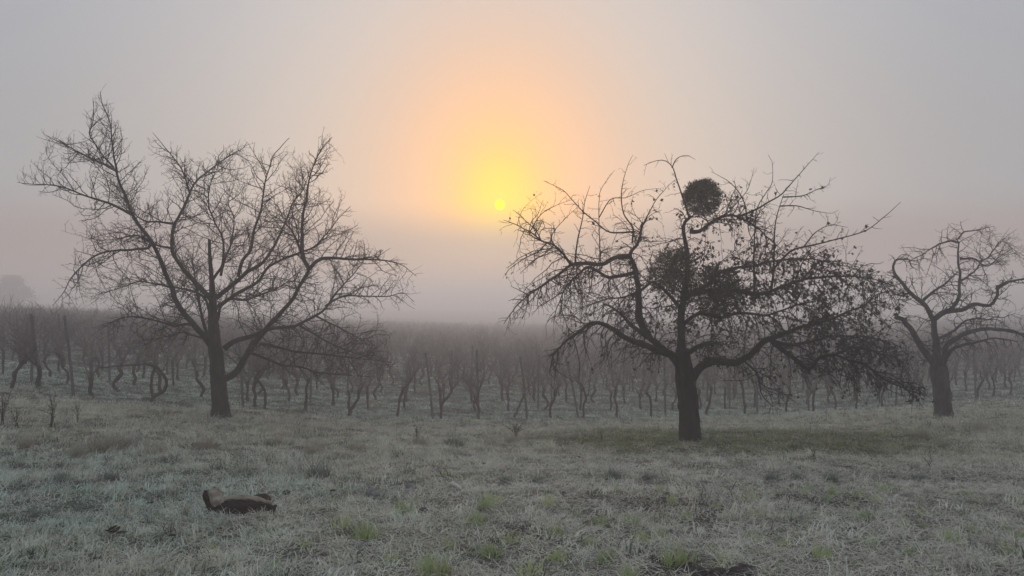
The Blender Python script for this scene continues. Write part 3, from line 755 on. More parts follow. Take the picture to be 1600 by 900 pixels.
mid_shoots = [
    ([(899, 410), (902, 377), (910, 341), (914, 313), (922, 290)], 2.0, 0.7, -0.3, -0.5),
    ([(938, 412), (937, 380), (936, 347), (936, 313), (940, 294), (960, 266)], 1.4, 0.5, 0, 0.4),
    ([(993, 362), (954, 363), (927, 344), (910, 330), (893, 311), (879, 297), (849, 282)], 2.0, 0.7, 0.3, -0.6),
    ([(988, 380), (988, 355), (974, 333), (971, 305), (974, 283), (982, 255), (989, 242)], 2.0, 0.6, 0.3, 0.8),
    ([(936, 340), (954, 311), (977, 309), (1004, 298), (1029, 294)], 1.3, 0.5, 0.3, -0.2),
    ([(1002, 356), (1021, 319), (1038, 297), (1054, 281)], 1.6, 0.6, 0.3, 0.8),
    ([(1077, 340), (1066, 305), (1057, 280), (1052, 263), (1041, 252), (1027, 251), (1007, 258)], 2.2, 0.7, 0, -0.5),
    ([(1050, 262), (1058, 248), (1072, 243), (1086, 249)], 1.2, 0.5, -0.4, 0),
    ([(1155, 338), (1182, 327), (1201, 316), (1221, 304), (1240, 283), (1259, 261), (1279, 238)], 2.2, 0.6, -0.4, 0.1),
    ([(1204, 458), (1209, 424), (1209, 386), (1212, 347), (1218, 322), (1224, 304)], 2.6, 0.9, -0.5, -0.3),
    ([(1179, 460), (1178, 402), (1180, 347), (1183, 327), (1196, 302), (1207, 283), (1207, 252), (1201, 242)], 2.4, 0.6, -0.4, 0.3),
    ([(1223, 308), (1251, 306), (1276, 297), (1293, 290), (1298, 277)], 1.5, 0.5, -0.2, 0.5),
    ([(1205, 425), (1234, 394), (1257, 386), (1282, 381), (1307, 374), (1334, 367), (1357, 358), (1379, 341), (1407, 316)], 2.4, 0.6, -0.5, -1.0),
    ([(1218, 322), (1245, 322), (1275, 330), (1300, 333), (1310, 328)], 1.4, 0.5, -0.3, -0.9),
    ([(1257, 384), (1275, 362), (1300, 352), (1325, 355)], 1.4, 0.5, -0.7, -0.2),
    ([(877, 396), (862, 372), (880, 345), (905, 322)], 1.2, 0.5, -0.4, 0.2),
    ([(827, 364), (845, 335), (870, 320), (893, 312)], 1.1, 0.5, -0.5, -0.9),
    ([(1130, 340), (1150, 318), (1168, 296), (1178, 262)], 1.4, 0.5, 0, 0.7),
    ([(1168, 345), (1160, 310), (1140, 285), (1112, 268)], 1.6, 0.5, 0, -0.7),
]
SPEC_MID = [(0.05, 0.3, 1.1, 60, 0.19, -0.02, 0.0098, 4, 7), (0.085, 0.14, 0.5, 55, 0.22, -0.03, 0.0062, 3, 5), (0.09, 0.03, 0.10, 58, 0.25, 0.0, 0.0046, 3, 2)]
def droop_mid(b): return -0.22 if b[2] < 1.5 else (-0.10 if b[2] < 2.6 else 0.02)
tree_mid, TM = make_tree('apple_tree', 'broad gnarled apple tree with mistletoe balls and clinging dead leaves', (1078, 690), 13.0,
    [(1079, 698), (1078, 680), (1077, 658), (1075, 627), (1072, 602), (1069, 580), (1067, 560), (1066, 545)],
    [17, 16.5, 16.2, 15.4, 15.2, 15.5, 13, 10.5], mid_limbs, MID_OUT, SPEC_MID, M['bark'], 23, droop_mid, flare=1.08, gn=0.022, shoots=mid_shoots)

def leaf_quads(mb, rng, tip, size):
    d = nrm(rng.normal(0, 1, 3) + np.array([0, 0, -1.1])); s = nrm(np.cross(d, rng.normal(0, 1, 3))); n = np.cross(d, s)
    L, W = size, size * rng.uniform(0.28, 0.42); c = rng.uniform(0.2, 0.6) * W
    a = tip; b = tip + d * L * 0.5; e = tip + d * L + n * c
    v = [a, b - s * W + n * c, e, b + n * 0.0, b + s * W + n * c]
    mb.add(v, [[0, 1, 2, 3], [0, 3, 2, 4]])
rl = np.random.default_rng(4)
lv = MB(); cnt = 0
for q in TM.tips:
    px, py = HX + q[0] / q[1] * F, HY - (q[2] - EYE) / q[1] * F
    w = 0.10 + 0.55 * math.exp(-((px - 1260) / 110) ** 2 - ((py - 440) / 55) ** 2) + 0.75 * math.exp(-((px - 1095) / 75) ** 2 - ((py - 430) / 70) ** 2) + 0.25 * math.exp(-((px - 1320) / 90) ** 2 - ((py - 520) / 70) ** 2)
    w += 0.5 * math.exp(-((px - 1110) / 35) ** 2 - ((py - 285) / 30) ** 2)
    w *= 0.35 if px < 985 else 1
    if rl.uniform() < w * 0.55:
        for _ in range(rl.integers(1, 3)):
            leaf_quads(lv, rl, q + rl.normal(0, 0.015, 3), rl.uniform(0.045, 0.08)); cnt += 1
tag(lv.build('leaves', M['leaf_dead'], tree_mid, smooth=False), kind='stuff')

RIGHT_OUT = [(1378, 395), (1400, 385), (1440, 380), (1480, 350), (1555, 345), (1600, 370), (1680, 380), (1720, 450), (1720, 600), (1640, 620), (1560, 590), (1500, 580), (1440, 600), (1395, 600), (1378, 540), (1390, 480), (1372, 440)]
right_limbs = [
    ([(1467, 580), (1451, 560), (1438, 540), (1426, 517), (1414, 501), (1401, 496)], 7.5, 6.2, 0, -0.7),
    ([(1465, 575), (1463, 540), (1461, 513), (1453, 489), (1438, 472), (1420, 456), (1411, 441), (1397, 427), (1395, 412), (1402, 403), (1420, 405), (1425, 418)], 8.0, 1.6, 0, 0.3),
    ([(1458, 500), (1477, 486), (1500, 482), (1523, 474), (1547, 478), (1556, 468), (1556, 447)], 5.6, 3.4, 0, -0.8),
    ([(1556, 452), (1578, 441), (1600, 436), (1630, 440)], 3.0, 1.0, -0.8, -1.2),
    ([(1468, 578), (1476, 555), (1484, 536), (1508, 521), (1535, 515), (1566, 517), (1600, 521), (1640, 530), (1675, 545)], 6.2, 1.2, 0, 0.9),
    ([(1470, 575), (1482, 556), (1496, 544), (1523, 536), (1558, 530), (1590, 535)], 5.0, 1.2, 0, -1.2),
    ([(1484, 484), (1494, 475), (1500, 462), (1500, 443), (1498, 408), (1498, 377), (1494, 370)], 3.8, 1.8, -0.3, 0.3),
    ([(1498, 379), (1477, 377), (1453, 392), (1434, 400), (1420, 410)], 2.2, 0.8, 0.3, -0.5),
    ([(1498, 372), (1508, 363), (1527, 361), (1551, 353)], 2.0, 0.7, 0.3, 0.8),
    ([(1442, 470), (1457, 458), (1480, 443), (1496, 423)], 3.2, 1.6, 0.2, 0.3),
    ([(1500, 404), (1523, 406), (1543, 414), (1560, 405), (1585, 385)], 2.2, 0.7, 0.3, -0.8),
    ([(1500, 440), (1520, 425), (1545, 400), (1570, 378), (1590, 398)], 2.2, 0.7, 0.2, 1.2),
    ([(1466, 530), (1490, 515), (1515, 500), (1550, 498), (1590, 490)], 2.8, 0.8, 0, 1.5),
    ([(1420, 458), (1400, 462), (1385, 450)], 2.4, 1.0, 0.1, 0.7),
]
SPEC_RIGHT = [(0.10, 0.25, 1.0, 60, 0.22, -0.01, 0.012, 4, 6), (0.10, 0.12, 0.48, 58, 0.26, -0.02, 0.0075, 3, 5), (0.085, 0.04, 0.12, 58, 0.25, 0.0, 0.0048, 3, 2)]
def droop_right(b): return -0.14 if b[2] < 1.4 else 0.0
tree_right, TR = make_tree('apple_tree', 'small crooked grey apple tree with a sawn limb end and split trunk foot', (1473, 650), 18.0,
    [(1475, 658), (1474, 640), (1472, 625), (1470, 605), (1468, 590), (1466, 572)], [13.5, 12.6, 12.0, 11.8, 12.5, 12.0],
    right_limbs, RIGHT_OUT, SPEC_RIGHT, M['bark_grey'], 37, droop_right, flare=1.12, gn=0.03)
sp = MB()
q = px_point(1484, 654, 17.75); a = px_point(1484, 636, 17.75); b = px_point(1483, 608, 17.78)
sp.tube(smooth_path([q, a, b], 0.03), np.linspace(0.075, 0.012, len(smooth_path([q, a, b], 0.03))), 7, rough=0.25, seed=3)
sp.build('bark_splinter', M['bark_grey'], tree_right)

# mistletoe balls: forked green-brown stems ending in paired leaves
def mistletoe(px, py, rpx, d, label, seed, stems=60, loose=0.25):
    rng = np.random.default_rng(seed); c = px_point(px, py, d); R = rpx * d / F
    t = thing('mistletoe', label, 'mistletoe', c - np.array([0, 0, R * 0.2]), 'mistletoe growing in the broad apple tree')
    st, lf = MB(), MB()
    def fork(p, dr, L, lev):
        e = p + dr * L
        st.tube(np.array([p, (p + e) / 2 + rng.normal(0, L * 0.04, 3), e]), [0.0048, 0.0042, 0.0038], 3, cap=False)
        if np.linalg.norm(e - c) > R * rng.uniform(0.9 - loose, 1.0 + loose * 0.6) or lev > 6:
            for sgn in (-1, 1):
                ax = nrm(np.cross(dr, rng.normal(0, 1, 3))); k = nrm(dr * 0.8 + ax * sgn * 0.7); s = nrm(np.cross(k, rng.normal(0, 1, 3))) * 0.006
                q = e + k * 0.022; z = e + k * 0.045
                lf.add([e, q + s, z, q - s], [[0, 1, 2, 3]])
            return
        ax = nrm(np.cross(dr, rng.normal(0, 1, 3)))
        for sgn in (-1, 1): fork(e, nrm(dr + ax * sgn * rng.uniform(0.3, 0.65) + np.array([0, 0, -0.04])), L * rng.uniform(0.75, 1.0), lev + 1)
    o = c - np.array([0, 0, R * 0.15])
    for _ in range(stems): fork(o, nrm(rng.normal(0, 1, 3)), R * 0.27, 0)
    tag(st.build('stems', M['mistletoe'], t), kind='stuff'); tag(lf.build('leaves', M['mistletoe'], t, smooth=False), kind='stuff')
mistletoe(1096, 309, 27, 12.95, 'round mistletoe ball at the top of the broad apple tree', 1, 75, 0.18)
mistletoe(1050, 424, 36, 12.8, 'large mistletoe clump left of the central leader of the broad apple tree', 2, 85, 0.42)
mistletoe(1112, 458, 42, 12.7, 'large low mistletoe clump over the right limb of the broad apple tree', 3, 95, 0.45)

# ------------------------------------------------------------------ vineyard
def vine_parts(rng, trunk, canes=30, hi=1.85, arms=2):
    """trunk: path in metres about the vine's foot, row along x"""
    tr = MB(); P = smooth_path(trunk, 0.04); k = np.arange(len(P))
    P = P + np.stack([(fbm(k * 0.3 + rng.uniform(0, 50), k * 0 + j, 3, 3) - 0.5) * 0.05 * np.minimum(1, k / 4) for j in range(3)], 1)
    R = np.interp(np.linspace(0, 1, len(P)), [0, 0.12, 0.5, 0.85, 1], [0.052, 0.038, 0.032, 0.038, 0.044]) * rng.uniform(0.85, 1.2)
    R = R * (1 + 0.5 * (fbm(k * 0.35 + rng.uniform(0, 50), k * 0, 9, 2) - 0.5))
    tr.tube(P, R, 8, rough=0.3, seed=int(rng.integers(999)))
    head = P[-1]; arm_m = []; starts = [(head, 10)]
    for a in range(arms):
        sg = (-1) ** a * (1 if rng.uniform() < 0.7 else -1); Ln = rng.uniform(0.10, 0.30)
        q = smooth_path([head - [0, 0, 0.03], head + [sg * Ln * 0.45, rng.normal(0, .03), rng.uniform(0.07, 0.16)], head + [sg * Ln * 0.9, rng.normal(0, .05), rng.uniform(0.16, 0.34)]], 0.05)
        m = MB(); m.tube(q, np.linspace(0.024, 0.011, len(q)), 6, rough=0.3, seed=int(rng.integers(999))); arm_m.append(m)
        starts += [(q[len(q) // 2], 4), (q[-1], 5)]
    cn = MB(); wt = np.array([s[1] for s in starts], float); wt /= wt.sum()
    for _ in range(canes):
        s = starts[int(rng.choice(len(starts), p=wt))][0]
        d = nrm([rng.normal(0, 0.55), rng.normal(0, 0.16), 1.0]); L = rng.uniform(0.5, 1.25) * (hi - s[2]) / 1.1; n = 7
        if rng.uniform() < 0.22: d = nrm([rng.choice([-1, 1]) * 1.0, rng.normal(0, 0.2), rng.uniform(0.0, 0.6)]); L *= 0.8
        Q = [s + rng.normal(0, 0.02, 3)]; bend = rng.normal(0, 0.10)
        for j in range(n):
            d = nrm(d + np.array([bend, 0, 0.0]) + rng.normal(0, 0.085, 3)); Q.append(Q[-1] + d * L / n)
        Q = np.array(Q); Q[:, 1] *= 0.8
        cn.tube(Q, np.linspace(0.0052, 0.0028, len(Q)), 3, cap=False)
        for j in range(2, n):
            if rng.uniform() < 0.65:
                dd = nrm(nrm(Q[j] - Q[j - 1]) + np.array([rng.normal(0, 0.9), rng.normal(0, 0.5), rng.normal(-0.1, 0.5)])); l = rng.uniform(0.08, 0.36)
                e = Q[j] + dd * l; cn.tube(np.array([Q[j], (Q[j] + e) / 2 + rng.normal(0, 0.02, 3), e + [0, 0, rng.normal(-0.02, 0.04)]]), [0.0036, 0.003, 0.0024], 3, cap=False)
    for _ in range(20):                                  # short spurs and tendrils about the head
        s = starts[int(rng.choice(len(starts), p=wt))][0] + rng.normal(0, 0.03, 3)
        e = s + np.array([rng.normal(0, 0.16), rng.normal(0, 0.09), rng.normal(0.04, 0.13)])
        cn.tube(np.array([s, (s + e) / 2 + rng.normal(0, 0.03, 3), e]), [0.007, 0.0045, 0.003], 3, cap=False)
    return tr, arm_m, cn
def rand_trunk(rng, h=None):
    h = h or rng.uniform(0.50, 0.70); lx = rng.normal(0, 0.10); ly = rng.normal(0, 0.05); s = rng.normal(0, 0.045)
    return [(0, 0, -0.1), (0.01, 0, 0.03), (s + lx * 0.3, ly * 0.3, h * 0.35), (-s * 0.6 + lx * 0.65, ly * 0.7, h * 0.7), (lx, ly, h)]
def build_vine(name, rng, trunk, loc, rotz, label, group, **kw):
    t = thing(name, label, 'grapevine', loc, group, rotz)
    tr, ar, cn = vine_parts(rng, trunk, **kw)
    tr.build('trunk', M['vine_bark'], t, world=False)
    for m in ar: m.build('arm', M['vine_bark'], t, world=False)
    tag(cn.build('canes', M['cane'], t, world=False), kind='stuff')
    return t
ROT = math.atan(0.33)
rv = np.random.default_rng(8)

# front row, vine by vine
FRONT = [([(17, 612), (24, 583), (30, 570), (40, 560)], 'stout grapevine with forked head leaning right beside the leftmost posts', 1.0),
         ([(397, 642), (398, 622), (397, 605), (401, 592)], 'upright grapevine standing just right of the tall bare apple tree trunk', 1.0),
         ([(413, 634), (414, 615), (408, 600), (400, 590)], 'thin bowed grapevine trunk twinned with the one right of the tall bare apple tree', 0.8),
         ([(475, 647), (479, 625), (478, 610), (481, 592)], 'grapevine with shaggy head under the low right limbs of the tall bare apple tree', 1.1),
         ([(546, 652), (548, 640), (558, 625), (560, 608)], 'grapevine whose trunk forks low into a V', 0.9),
         ([(619, 654), (623, 640), (624, 628), (630, 606)], 'slender grapevine with slight S bend right of the forked one', 1.0),
         ([(688, 656), (689, 640), (691, 630), (703, 617), (707, 608)], 'grapevine trunk kinked sharply to the right halfway up', 1.0),
         ([(747, 659), (748, 643), (745, 628), (748, 610)], 'upright knobbly grapevine beside the straight post in the front row', 1.0),
         ([(799, 656), (806, 645), (812, 632), (819, 616)], 'grapevine leaning hard right against a slanting post', 0.9),
         ([(860, 654), (860, 638), (865, 625), (868, 612)], 'grapevine with bowed trunk under the left drooping limb of the broad apple tree', 1.0),
         ([(912, 653), (912, 635), (914, 622), (912, 606)], 'straight grapevine standing right beside a slanting grey post', 1.0),
         ([(963, 652), (964, 635), (961, 622), (963, 604)], 'grapevine with thick straight trunk left of the broad apple tree', 1.0),
         ([(1016, 651), (1018, 638), (1015, 622), (1008, 612)], 'grapevine bending left at its head next to the broad apple tree trunk', 0.9),
         ([(1104, 652), (1104, 640), (1110, 622), (1112, 606)], 'grapevine just right of the broad apple tree trunk', 1.0),
         ([(1165, 648), (1163, 630), (1160, 612), (1157, 598)], 'shaggy grapevine under the right limb of the broad apple tree', 0.9),
         ([(1228, 645), (1231, 630), (1235, 615), (1233, 605)], 'grapevine behind the hanging whips of the broad apple tree', 1.0),
         ([(1271, 642), (1271, 625), (1272, 610)], 'slim straight grapevine close beside a grey post below the dipping limb', 0.8),
         ([(1305, 642), (1306, 625), (1300, 612), (1294, 603)], 'grapevine with head crooked left between the two right apple trees', 1.0),
         ([(1338, 640), (1338, 622), (1340, 604)], 'grapevine behind the drooping whip bundle between the two right apple trees', 1.0),
         ([(1380, 638), (1378, 620), (1384, 602)], 'grapevine half hidden by whips left of the small grey apple tree', 1.0),
         ([(1425, 634), (1427, 618), (1424, 600)], 'grapevine left of the small grey apple tree trunk', 1.0),
         ([(1527, 624), (1529, 608), (1536, 594)], 'small grapevine leaning right at the foot of a post beyond the grey apple tree', 0.9),
         ([(1551, 622), (1554, 605), (1551, 588)], 'grapevine with wavy trunk right of the small grey apple tree', 0.9),
         ([(1576, 617), (1581, 604), (1578, 590)], 'grapevine with S-shaped trunk far right of the small grey apple tree', 0.9)]
used_px = []
for pts, label, th in FRONT:
    d0 = row_y(pts[0][0]); b = px_point(*pts[0], d0); b[2] = gz(b[0], b[1]); used_px.append(pts[0][0])
    loc = []
    for (a, c) in pts:
        q = px_point(a, c, d0); loc.append(((q[0] - b[0]), rv.normal(0, 0.03), q[2] - b[2]))
    loc[0] = (loc[0][0], 0, -0.1)
    t = build_vine('grapevine', rv, [(x / math.cos(ROT), y, z) for x, y, z in loc], b, ROT, label, 'grapevines of the front row', canes=30, arms=int(rv.integers(1, 3)))
    if 'forks low' in label:
        m = MB(); P = smooth_path([(0.03, 0, 0.02), (-0.02, 0, 0.3), (0.0, 0, 0.5), (-0.03, 0, 0.66)], 0.05); m.tube(P, np.linspace(0.035, 0.028, len(P)), 7, rough=0.3); m.build('arm', M['vine_bark'], t, world=False)
# the looped vine with a cane tied down to the left
d0 = row_y(232); b = px_point(232, 632, d0); b[2] = gz(b[0], b[1]); s = d0 / F
t = thing('grapevine', 'grapevine with two trunks bowed into a loop and a long cane tied level', 'grapevine', b, 'grapevines of the front row', ROT)
for pth, r0, r1 in ([[(-2, 0, -6), (10, 0, 8), (22, 0, 16), (26, 0, 30), (20, 0, 42), (10, 0, 54)], 0.040, 0.036], [[(6, .1, 4), (3, .1, 20), (5, .05, 40), (10, 0, 54)], 0.036, 0.032]):
    m = MB(); P = smooth_path([(a * s, c, e * s) for a, c, e in pth], 0.04); m.tube(P, np.linspace(r0, r1, len(P)), 8, rough=0.35, seed=int(r0 * 999)); m.build('trunk', M['vine_bark'], t, world=False)
m = MB(); P = smooth_path([(10 * s, 0, 54 * s), (-4 * s, -0.05, 58 * s), (-30 * s, -0.05, 57 * s), (-68 * s, 0, 54 * s)], 0.06); m.tube(P, np.linspace(0.028, 0.013, len(P)), 6, rough=0.2); m.build('arm', M['vine_bark'], t, world=False)
_, _, cn = vine_parts(rv, [(0.02, 0, 0), (0.1, 0, 0.4), (0.15, 0, 0.85)], canes=26)
tag(cn.build('canes', M['cane'], t, world=False), kind='stuff')

# the rows behind: a dozen vines copied out, then one mass beyond the eighth row
ORD = ['front', 'second', 'third', 'fourth', 'fifth', 'sixth', 'seventh', 'eighth']
stock = [build_vine('grapevine', rv, rand_trunk(rv), (0, 0, 0), 0, 'x', 'x', canes=int(rv.integers(24, 36)), arms=int(rv.integers(1, 3)), hi=rv.uniform(1.7, 2.0)) for _ in range(14)]
fresh = list(stock)
def row_spots(k, lo, hi, step=1.08):
    return np.arange(lo, hi, step)
count = 0
for k in range(0, 8):
    y0 = 20.01 + 2.15 * k
    x = -(0.70 * y0) / 1.22 - rv.uniform(0, 1)
    while True:
        yy = y0 + 0.33 * x
        if x > 0.70 * yy + 0.2: break
        px = HX + x / yy * F
        good = px > -12 and (k > 0 or (all(abs(px - u) > 36 for u in used_px) and abs(px - 240) > 45 and not 250 < px < 340 or 60 < px < 190))
        if good and count < 272:
            v = fresh.pop() if fresh else copy_tree(stock[int(rv.integers(len(stock)))])
            yj = yy + rv.normal(0, 0.06)
            v.location = (x, yj, gz(x, yj)); v.rotation_euler = (0, 0, ROT + (math.pi if rv.uniform() < 0.5 else 0))
            sc = rv.uniform(0.9, 1.1); v.scale = (sc, sc, sc * rv.uniform(0.95, 1.08))
            v['label'] = 'gnarled bare grapevine with tangled brown canes in the %s trellis row behind the apple trees' % ORD[k]
            v['group'] = 'grapevines of the %s row' % ORD[k]
            count += 1
        x += 1.08 * rv.uniform(0.88, 1.12) / math.hypot(1, 0.33) * 1.0
pos, rot = [], []
for k in range(8, 46):
    y0 = 20.01 + 2.15 * k
    for x in np.arange(-0.72 * y0 / 1.2 - 1, 0.72 * y0 / 0.75 + 1, 1.15 if k < 20 else 1.5):
        yy = y0 + 0.33 * x
        if abs(x) < 0.74 * yy: pos.append((x + rv.normal(0, 0.1), yy)); rot.append(ROT + (math.pi if rv.uniform() < 0.5 else 0))
pos = np.array(pos); rot = np.array(rot); pz = land(pos[:, 0], pos[:, 1])
fmesh = []
for _ in range(8):
    tr, ar, cn = vine_parts(rv, rand_trunk(rv), canes=24)
    m = MB(); [m.add(np.concatenate(q.v), np.concatenate([f for f in q.f])) for q in [tr] + ar]
    a = m.mesh('far_vine', M['vine_bark']); c = cn.mesh('far_canes', M['cane'])
    fmesh.append((a, c))
def mass(name, label, meshes, cat):
    o = scatter(name, label, meshes, np.concatenate([pos, pz[:, None]], 1), rot, np.zeros((len(pos), 2)), rv.uniform(0.88, 1.14, len(pos)), np.ones((len(pos), 4)))
    o['category'] = cat; return o
joined = []
for a, c in fmesh:
    m = MB()
    va = np.empty(len(a.vertices) * 3); a.vertices.foreach_get('co', va); fa = np.empty(len(a.loops), np.int32); a.loops.foreach_get('vertex_index', fa)
    vc = np.empty(len(c.vertices) * 3); c.vertices.foreach_get('co', vc); fc = np.empty(len(c.loops), np.int32); c.loops.foreach_get('vertex_index', fc)
    m.add(va.reshape(-1, 3), fa.reshape(-1, 4)); m.add(vc.reshape(-1, 3), fc.reshape(-1, 4))
    me = m.mesh('far_vine', M['vine_bark']); me.materials.append(M['cane'])
    mi = np.zeros(len(me.polygons), np.int32); mi[len(a.polygons):] = 1; me.polygons.foreach_set('material_index', mi)
    joined.append(me)
mass('far_vineyard', 'fog-veiled mass of vine rows receding beyond the eighth row', joined, 'vineyard')

# posts and wires
def post(px, base_py, top, k, label, lean=0.0):
    d = row_y(px, k); x = (px - HX) / F * d; zb = gz(x, d)
    t = thing('vineyard_post', label, 'post', (x, d, zb), 'trellis posts of the vineyard')
    m = MB(); P = smooth_path([(0, 0, -0.25), (lean * 0.5, 0, top * 0.5), (lean, 0, top)], 0.12)
    m.tube(P, np.linspace(0.034, 0.029, len(P)), 8, rough=0.10, seed=int(abs(px)) % 97); m.build('shaft', M['post'], t, world=False)
    for hgt in (0.72, 1.15, 1.6):
        if hgt < top - 0.05:
            c = MB(); f = hgt / top; c.tube([(lean * f - 0.045, -0.02, hgt - 0.012), (lean * f, -0.042, hgt), (lean * f + 0.045, -0.02, hgt + 0.012)], 0.006, 4); c.build('wire_clip', M['wire'], t, world=False)
LEANPX = F / 1.0
for (px, top, leanpx, label) in [(66, 1.78, -18, 'thin post slanting left in front of the foggy tree, leftmost in the front vine row'),
                                 (117, 1.86, -16, 'thick dark leaning post in the front vine row near the dead dock plant'),
                                 (381, 1.72, -8, 'post seen just right of the tall bare apple tree trunk'),
                                 (678, 1.75, -13, 'slanting post beside the kinked grapevine trunk'),
                                 (748, 1.88, -3, 'straight upright post among the front row vines'),
                                 (825, 1.70, -12, 'slanting post carrying the hard-leaning grapevine'),
                                 (906, 1.72, -22, 'grey post slanting left under the broad apple tree drooping limb'),
                                 (1040, 1.75, -2, 'post hidden partly by the broad apple tree drooping leaves'),
                                 (1184, 1.75, -3, 'post behind the hanging whips of the broad apple tree'),
                                 (1264, 1.8, -4, 'grey post standing below the dip of the right limb'),
                                 (1400, 1.75, 2, 'post left of the small grey apple tree'),
                                 (1525, 1.85, -4, 'tall post right of the small grey apple tree trunk')]:
    post(px, 0, top, 0, label, leanpx / F * row_y(px))
for k in range(1, 6):
    for x in np.arange(-0.62 * (20 + 2 * k) + (k * 1.7) % 4, 0.8 * (20 + 2.15 * k), 6.4):
        yy = 20.01 + 2.15 * k + 0.33 * x
        px = HX + x / yy * F + rv.normal(0, 6)
        if -10 < px < 1610: post(px, 0, rv.uniform(1.5, 1.75), k, 'weathered trellis post in the %s vine row behind the apple trees' % ORD[k], rv.normal(0, 0.05))
for k in range(0, 5):
    for hgt, word in ((0.72, 'low'), (1.15, 'middle'), (1.62, 'top')):
        y0 = 20.01 + 2.15 * k
        xs = np.arange(-0.66 * y0, 0.98 * y0, 0.9); ys = y0 + 0.33 * xs - 0.045
        pts = np.stack([xs, ys, land(xs, ys, False) + hgt + 0.02 * np.cos(xs * 1.37)], 1)
        m = MB(); m.tube(pts, 0.0028 if k else 0.0034, 3, cap=False)
        tag(m.build('trellis_wire', M['wire']), 'thin grey %s trellis wire strung along the %s vine row' % (word, ORD[k]), 'wire', 'trellis wires')

# ------------------------------------------------------------------ tree in the fog
def fog_tree(px, py_base, py_top, wpx, d, label, seed):
    rng = np.random.default_rng(seed); b = px_point(px, py_base, d); b[2] = gz(b[0], b[1])
    top = EYE - (py_top - HY) / F * d; H = top - b[2]; W = wpx * d / F
    t = thing('fog_tree', label, 'tree', b, 'trees lost in the fog')
    m = MB(); P = smooth_path([b - [0, 0, 0.3], b + [0.1, 0, H * 0.4], b + [0, 0, H * 0.85]], 0.3); m.tube(P, np.linspace(0.28, 0.05, len(P)), 8, rough=0.15); m.build('trunk', M['bark'], t)
    lf = MB(); cl = []
    for _ in range(110):
        h = rng.uniform(0.1, 1); w = W * (1 - h ** 1.6) * 1.0 + 0.15
        a = rng.uniform(0, 6.28); r = w * math.sqrt(rng.uniform(0, 1)); cl.append(b + [math.cos(a) * r, math.sin(a) * r, H * h * 0.97])
    for c in cl:
        br = MB
        for _ in range(90):
            p = c + rng.normal(0, 0.5, 3)
            if p[2] > top: continue
            u = nrm(rng.normal(0, 1, 3)) * 0.15; v = nrm(np.cross(u, rng.normal(0, 1, 3))) * 0.12
            lf.add([p - u, p - v, p + u, p + v], [[0, 1, 2, 3]])
    tag(lf.build('crown', M['oak'], t, smooth=False), kind='stuff')
    lm = MB()
    for c in cl[::4]:
        hh = min(max((c[2] - b[2]) * 0.7, 0.5), H * 0.8); lm.tube(smooth_path([b + [0, 0, hh], (b + [0, 0, hh] + c) / 2 + [0, 0, 0.1], c], 0.4), 0.04, 4)
    tag(lm.build('branches', M['bark'], t), kind='stuff')
fog_tree(18, 505, 430, 46, 150.0, 'dark bushy tree fading into the fog beyond the vineyard, the more visible one', 3)
fog_tree(-32, 505, 440, 45, 160.0, 'faint second tree beside the bushy one in the fog', 4)

# ------------------------------------------------------------------ dead plants, log, stones, clods, leaves
def weed(px, py, stems, h, label, seed, spread=0.16, seeds=True):
    rng = np.random.default_rng(seed); b = on_ground(px, py)
    t = thing('dead_weed', label, 'dead plant', b)
    for _ in range(stems):
        m = MB(); lx, ly = rng.normal(0, spread), rng.normal(0, spread); H = h * rng.uniform(0.55, 1.05)
        P = smooth_path([b + [rng.normal(0, .03), rng.normal(0, .03), -0.03], b + [lx * 0.25 * H, ly * .25 * H, H * 0.5], b + [lx * H, ly * H, H]], 0.05)
        m.tube(P, np.linspace(0.0055, 0.0025, len(P)) * (0.6 if stems > 12 else 1), 5)
        st = m.build('stem', M['weed'], t)
        if seeds:
            sd = MB(); q = np.array(t['_b'])
            for k in range(len(P) // 2, len(P)):
                for _ in range(4):
                    p = P[k] + rng.normal(0, 0.016, 3); u = nrm(rng.normal(0, 1, 3)) * 0.009; v = nrm(np.cross(u, rng.normal(0, 1, 3))) * 0.007
                    sd.add([p - u - q, p - v - q, p + u - q, p + v - q], [[0, 1, 2, 3]])
            o = sd.build('seed_head', M['weed'], None, smooth=False); o.parent = st; tag(o, kind='stuff')
        if rng.uniform() < 0.6:
            m = MB(); c = P[len(P) // 2]; e = c + [rng.normal(0, .1), rng.normal(0, .1), rng.uniform(0.05, 0.16)]
            m.tube(np.array([c, (c + e) / 2 + [0, 0, .01], e]), [0.004, 0.0034, 0.0025], 4); m.build('side_stem', M['weed'], t)
weed(82, 672, 7, 0.62, 'dead dock plant with several dark seed stalks near the leftmost posts', 1)
weed(4, 668, 8, 0.55, 'dark dead weed clump at the left end of the tawny grass', 2)
weed(26, 672, 4, 0.3, 'low dark dead weed beside the bigger clump at the left end', 3)
weed(122, 660, 4, 0.3, 'small dead weed sprig right of the dock plant', 4)
weed(652, 694, 6, 0.40, 'thin dead weed left of the dark round tussock', 5)
weed(806, 684, 28, 0.26, 'bushy brown dead weed behind the worn turf in front of the leaning vine', 6, spread=0.3)
weed(1272, 722, 2, 0.16, 'single black weed stub in the olive grass right of the broad apple tree', 7, spread=0.05)
weed(1452, 732, 2, 0.10, 'tiny dark weed stub in front of the small grey apple tree', 8)
weed(940, 690, 3, 0.18, 'small dead sprig in the grass left of the broad apple tree', 9)
weed(1143, 776, 2, 0.09, 'pair of little black leaf blades in the worn turf', 10, spread=0.35, seeds=False)
weed(1236, 768, 1, 0.08, 'lone black leaf blade right of the paired ones', 11, spread=0.2, seeds=False)

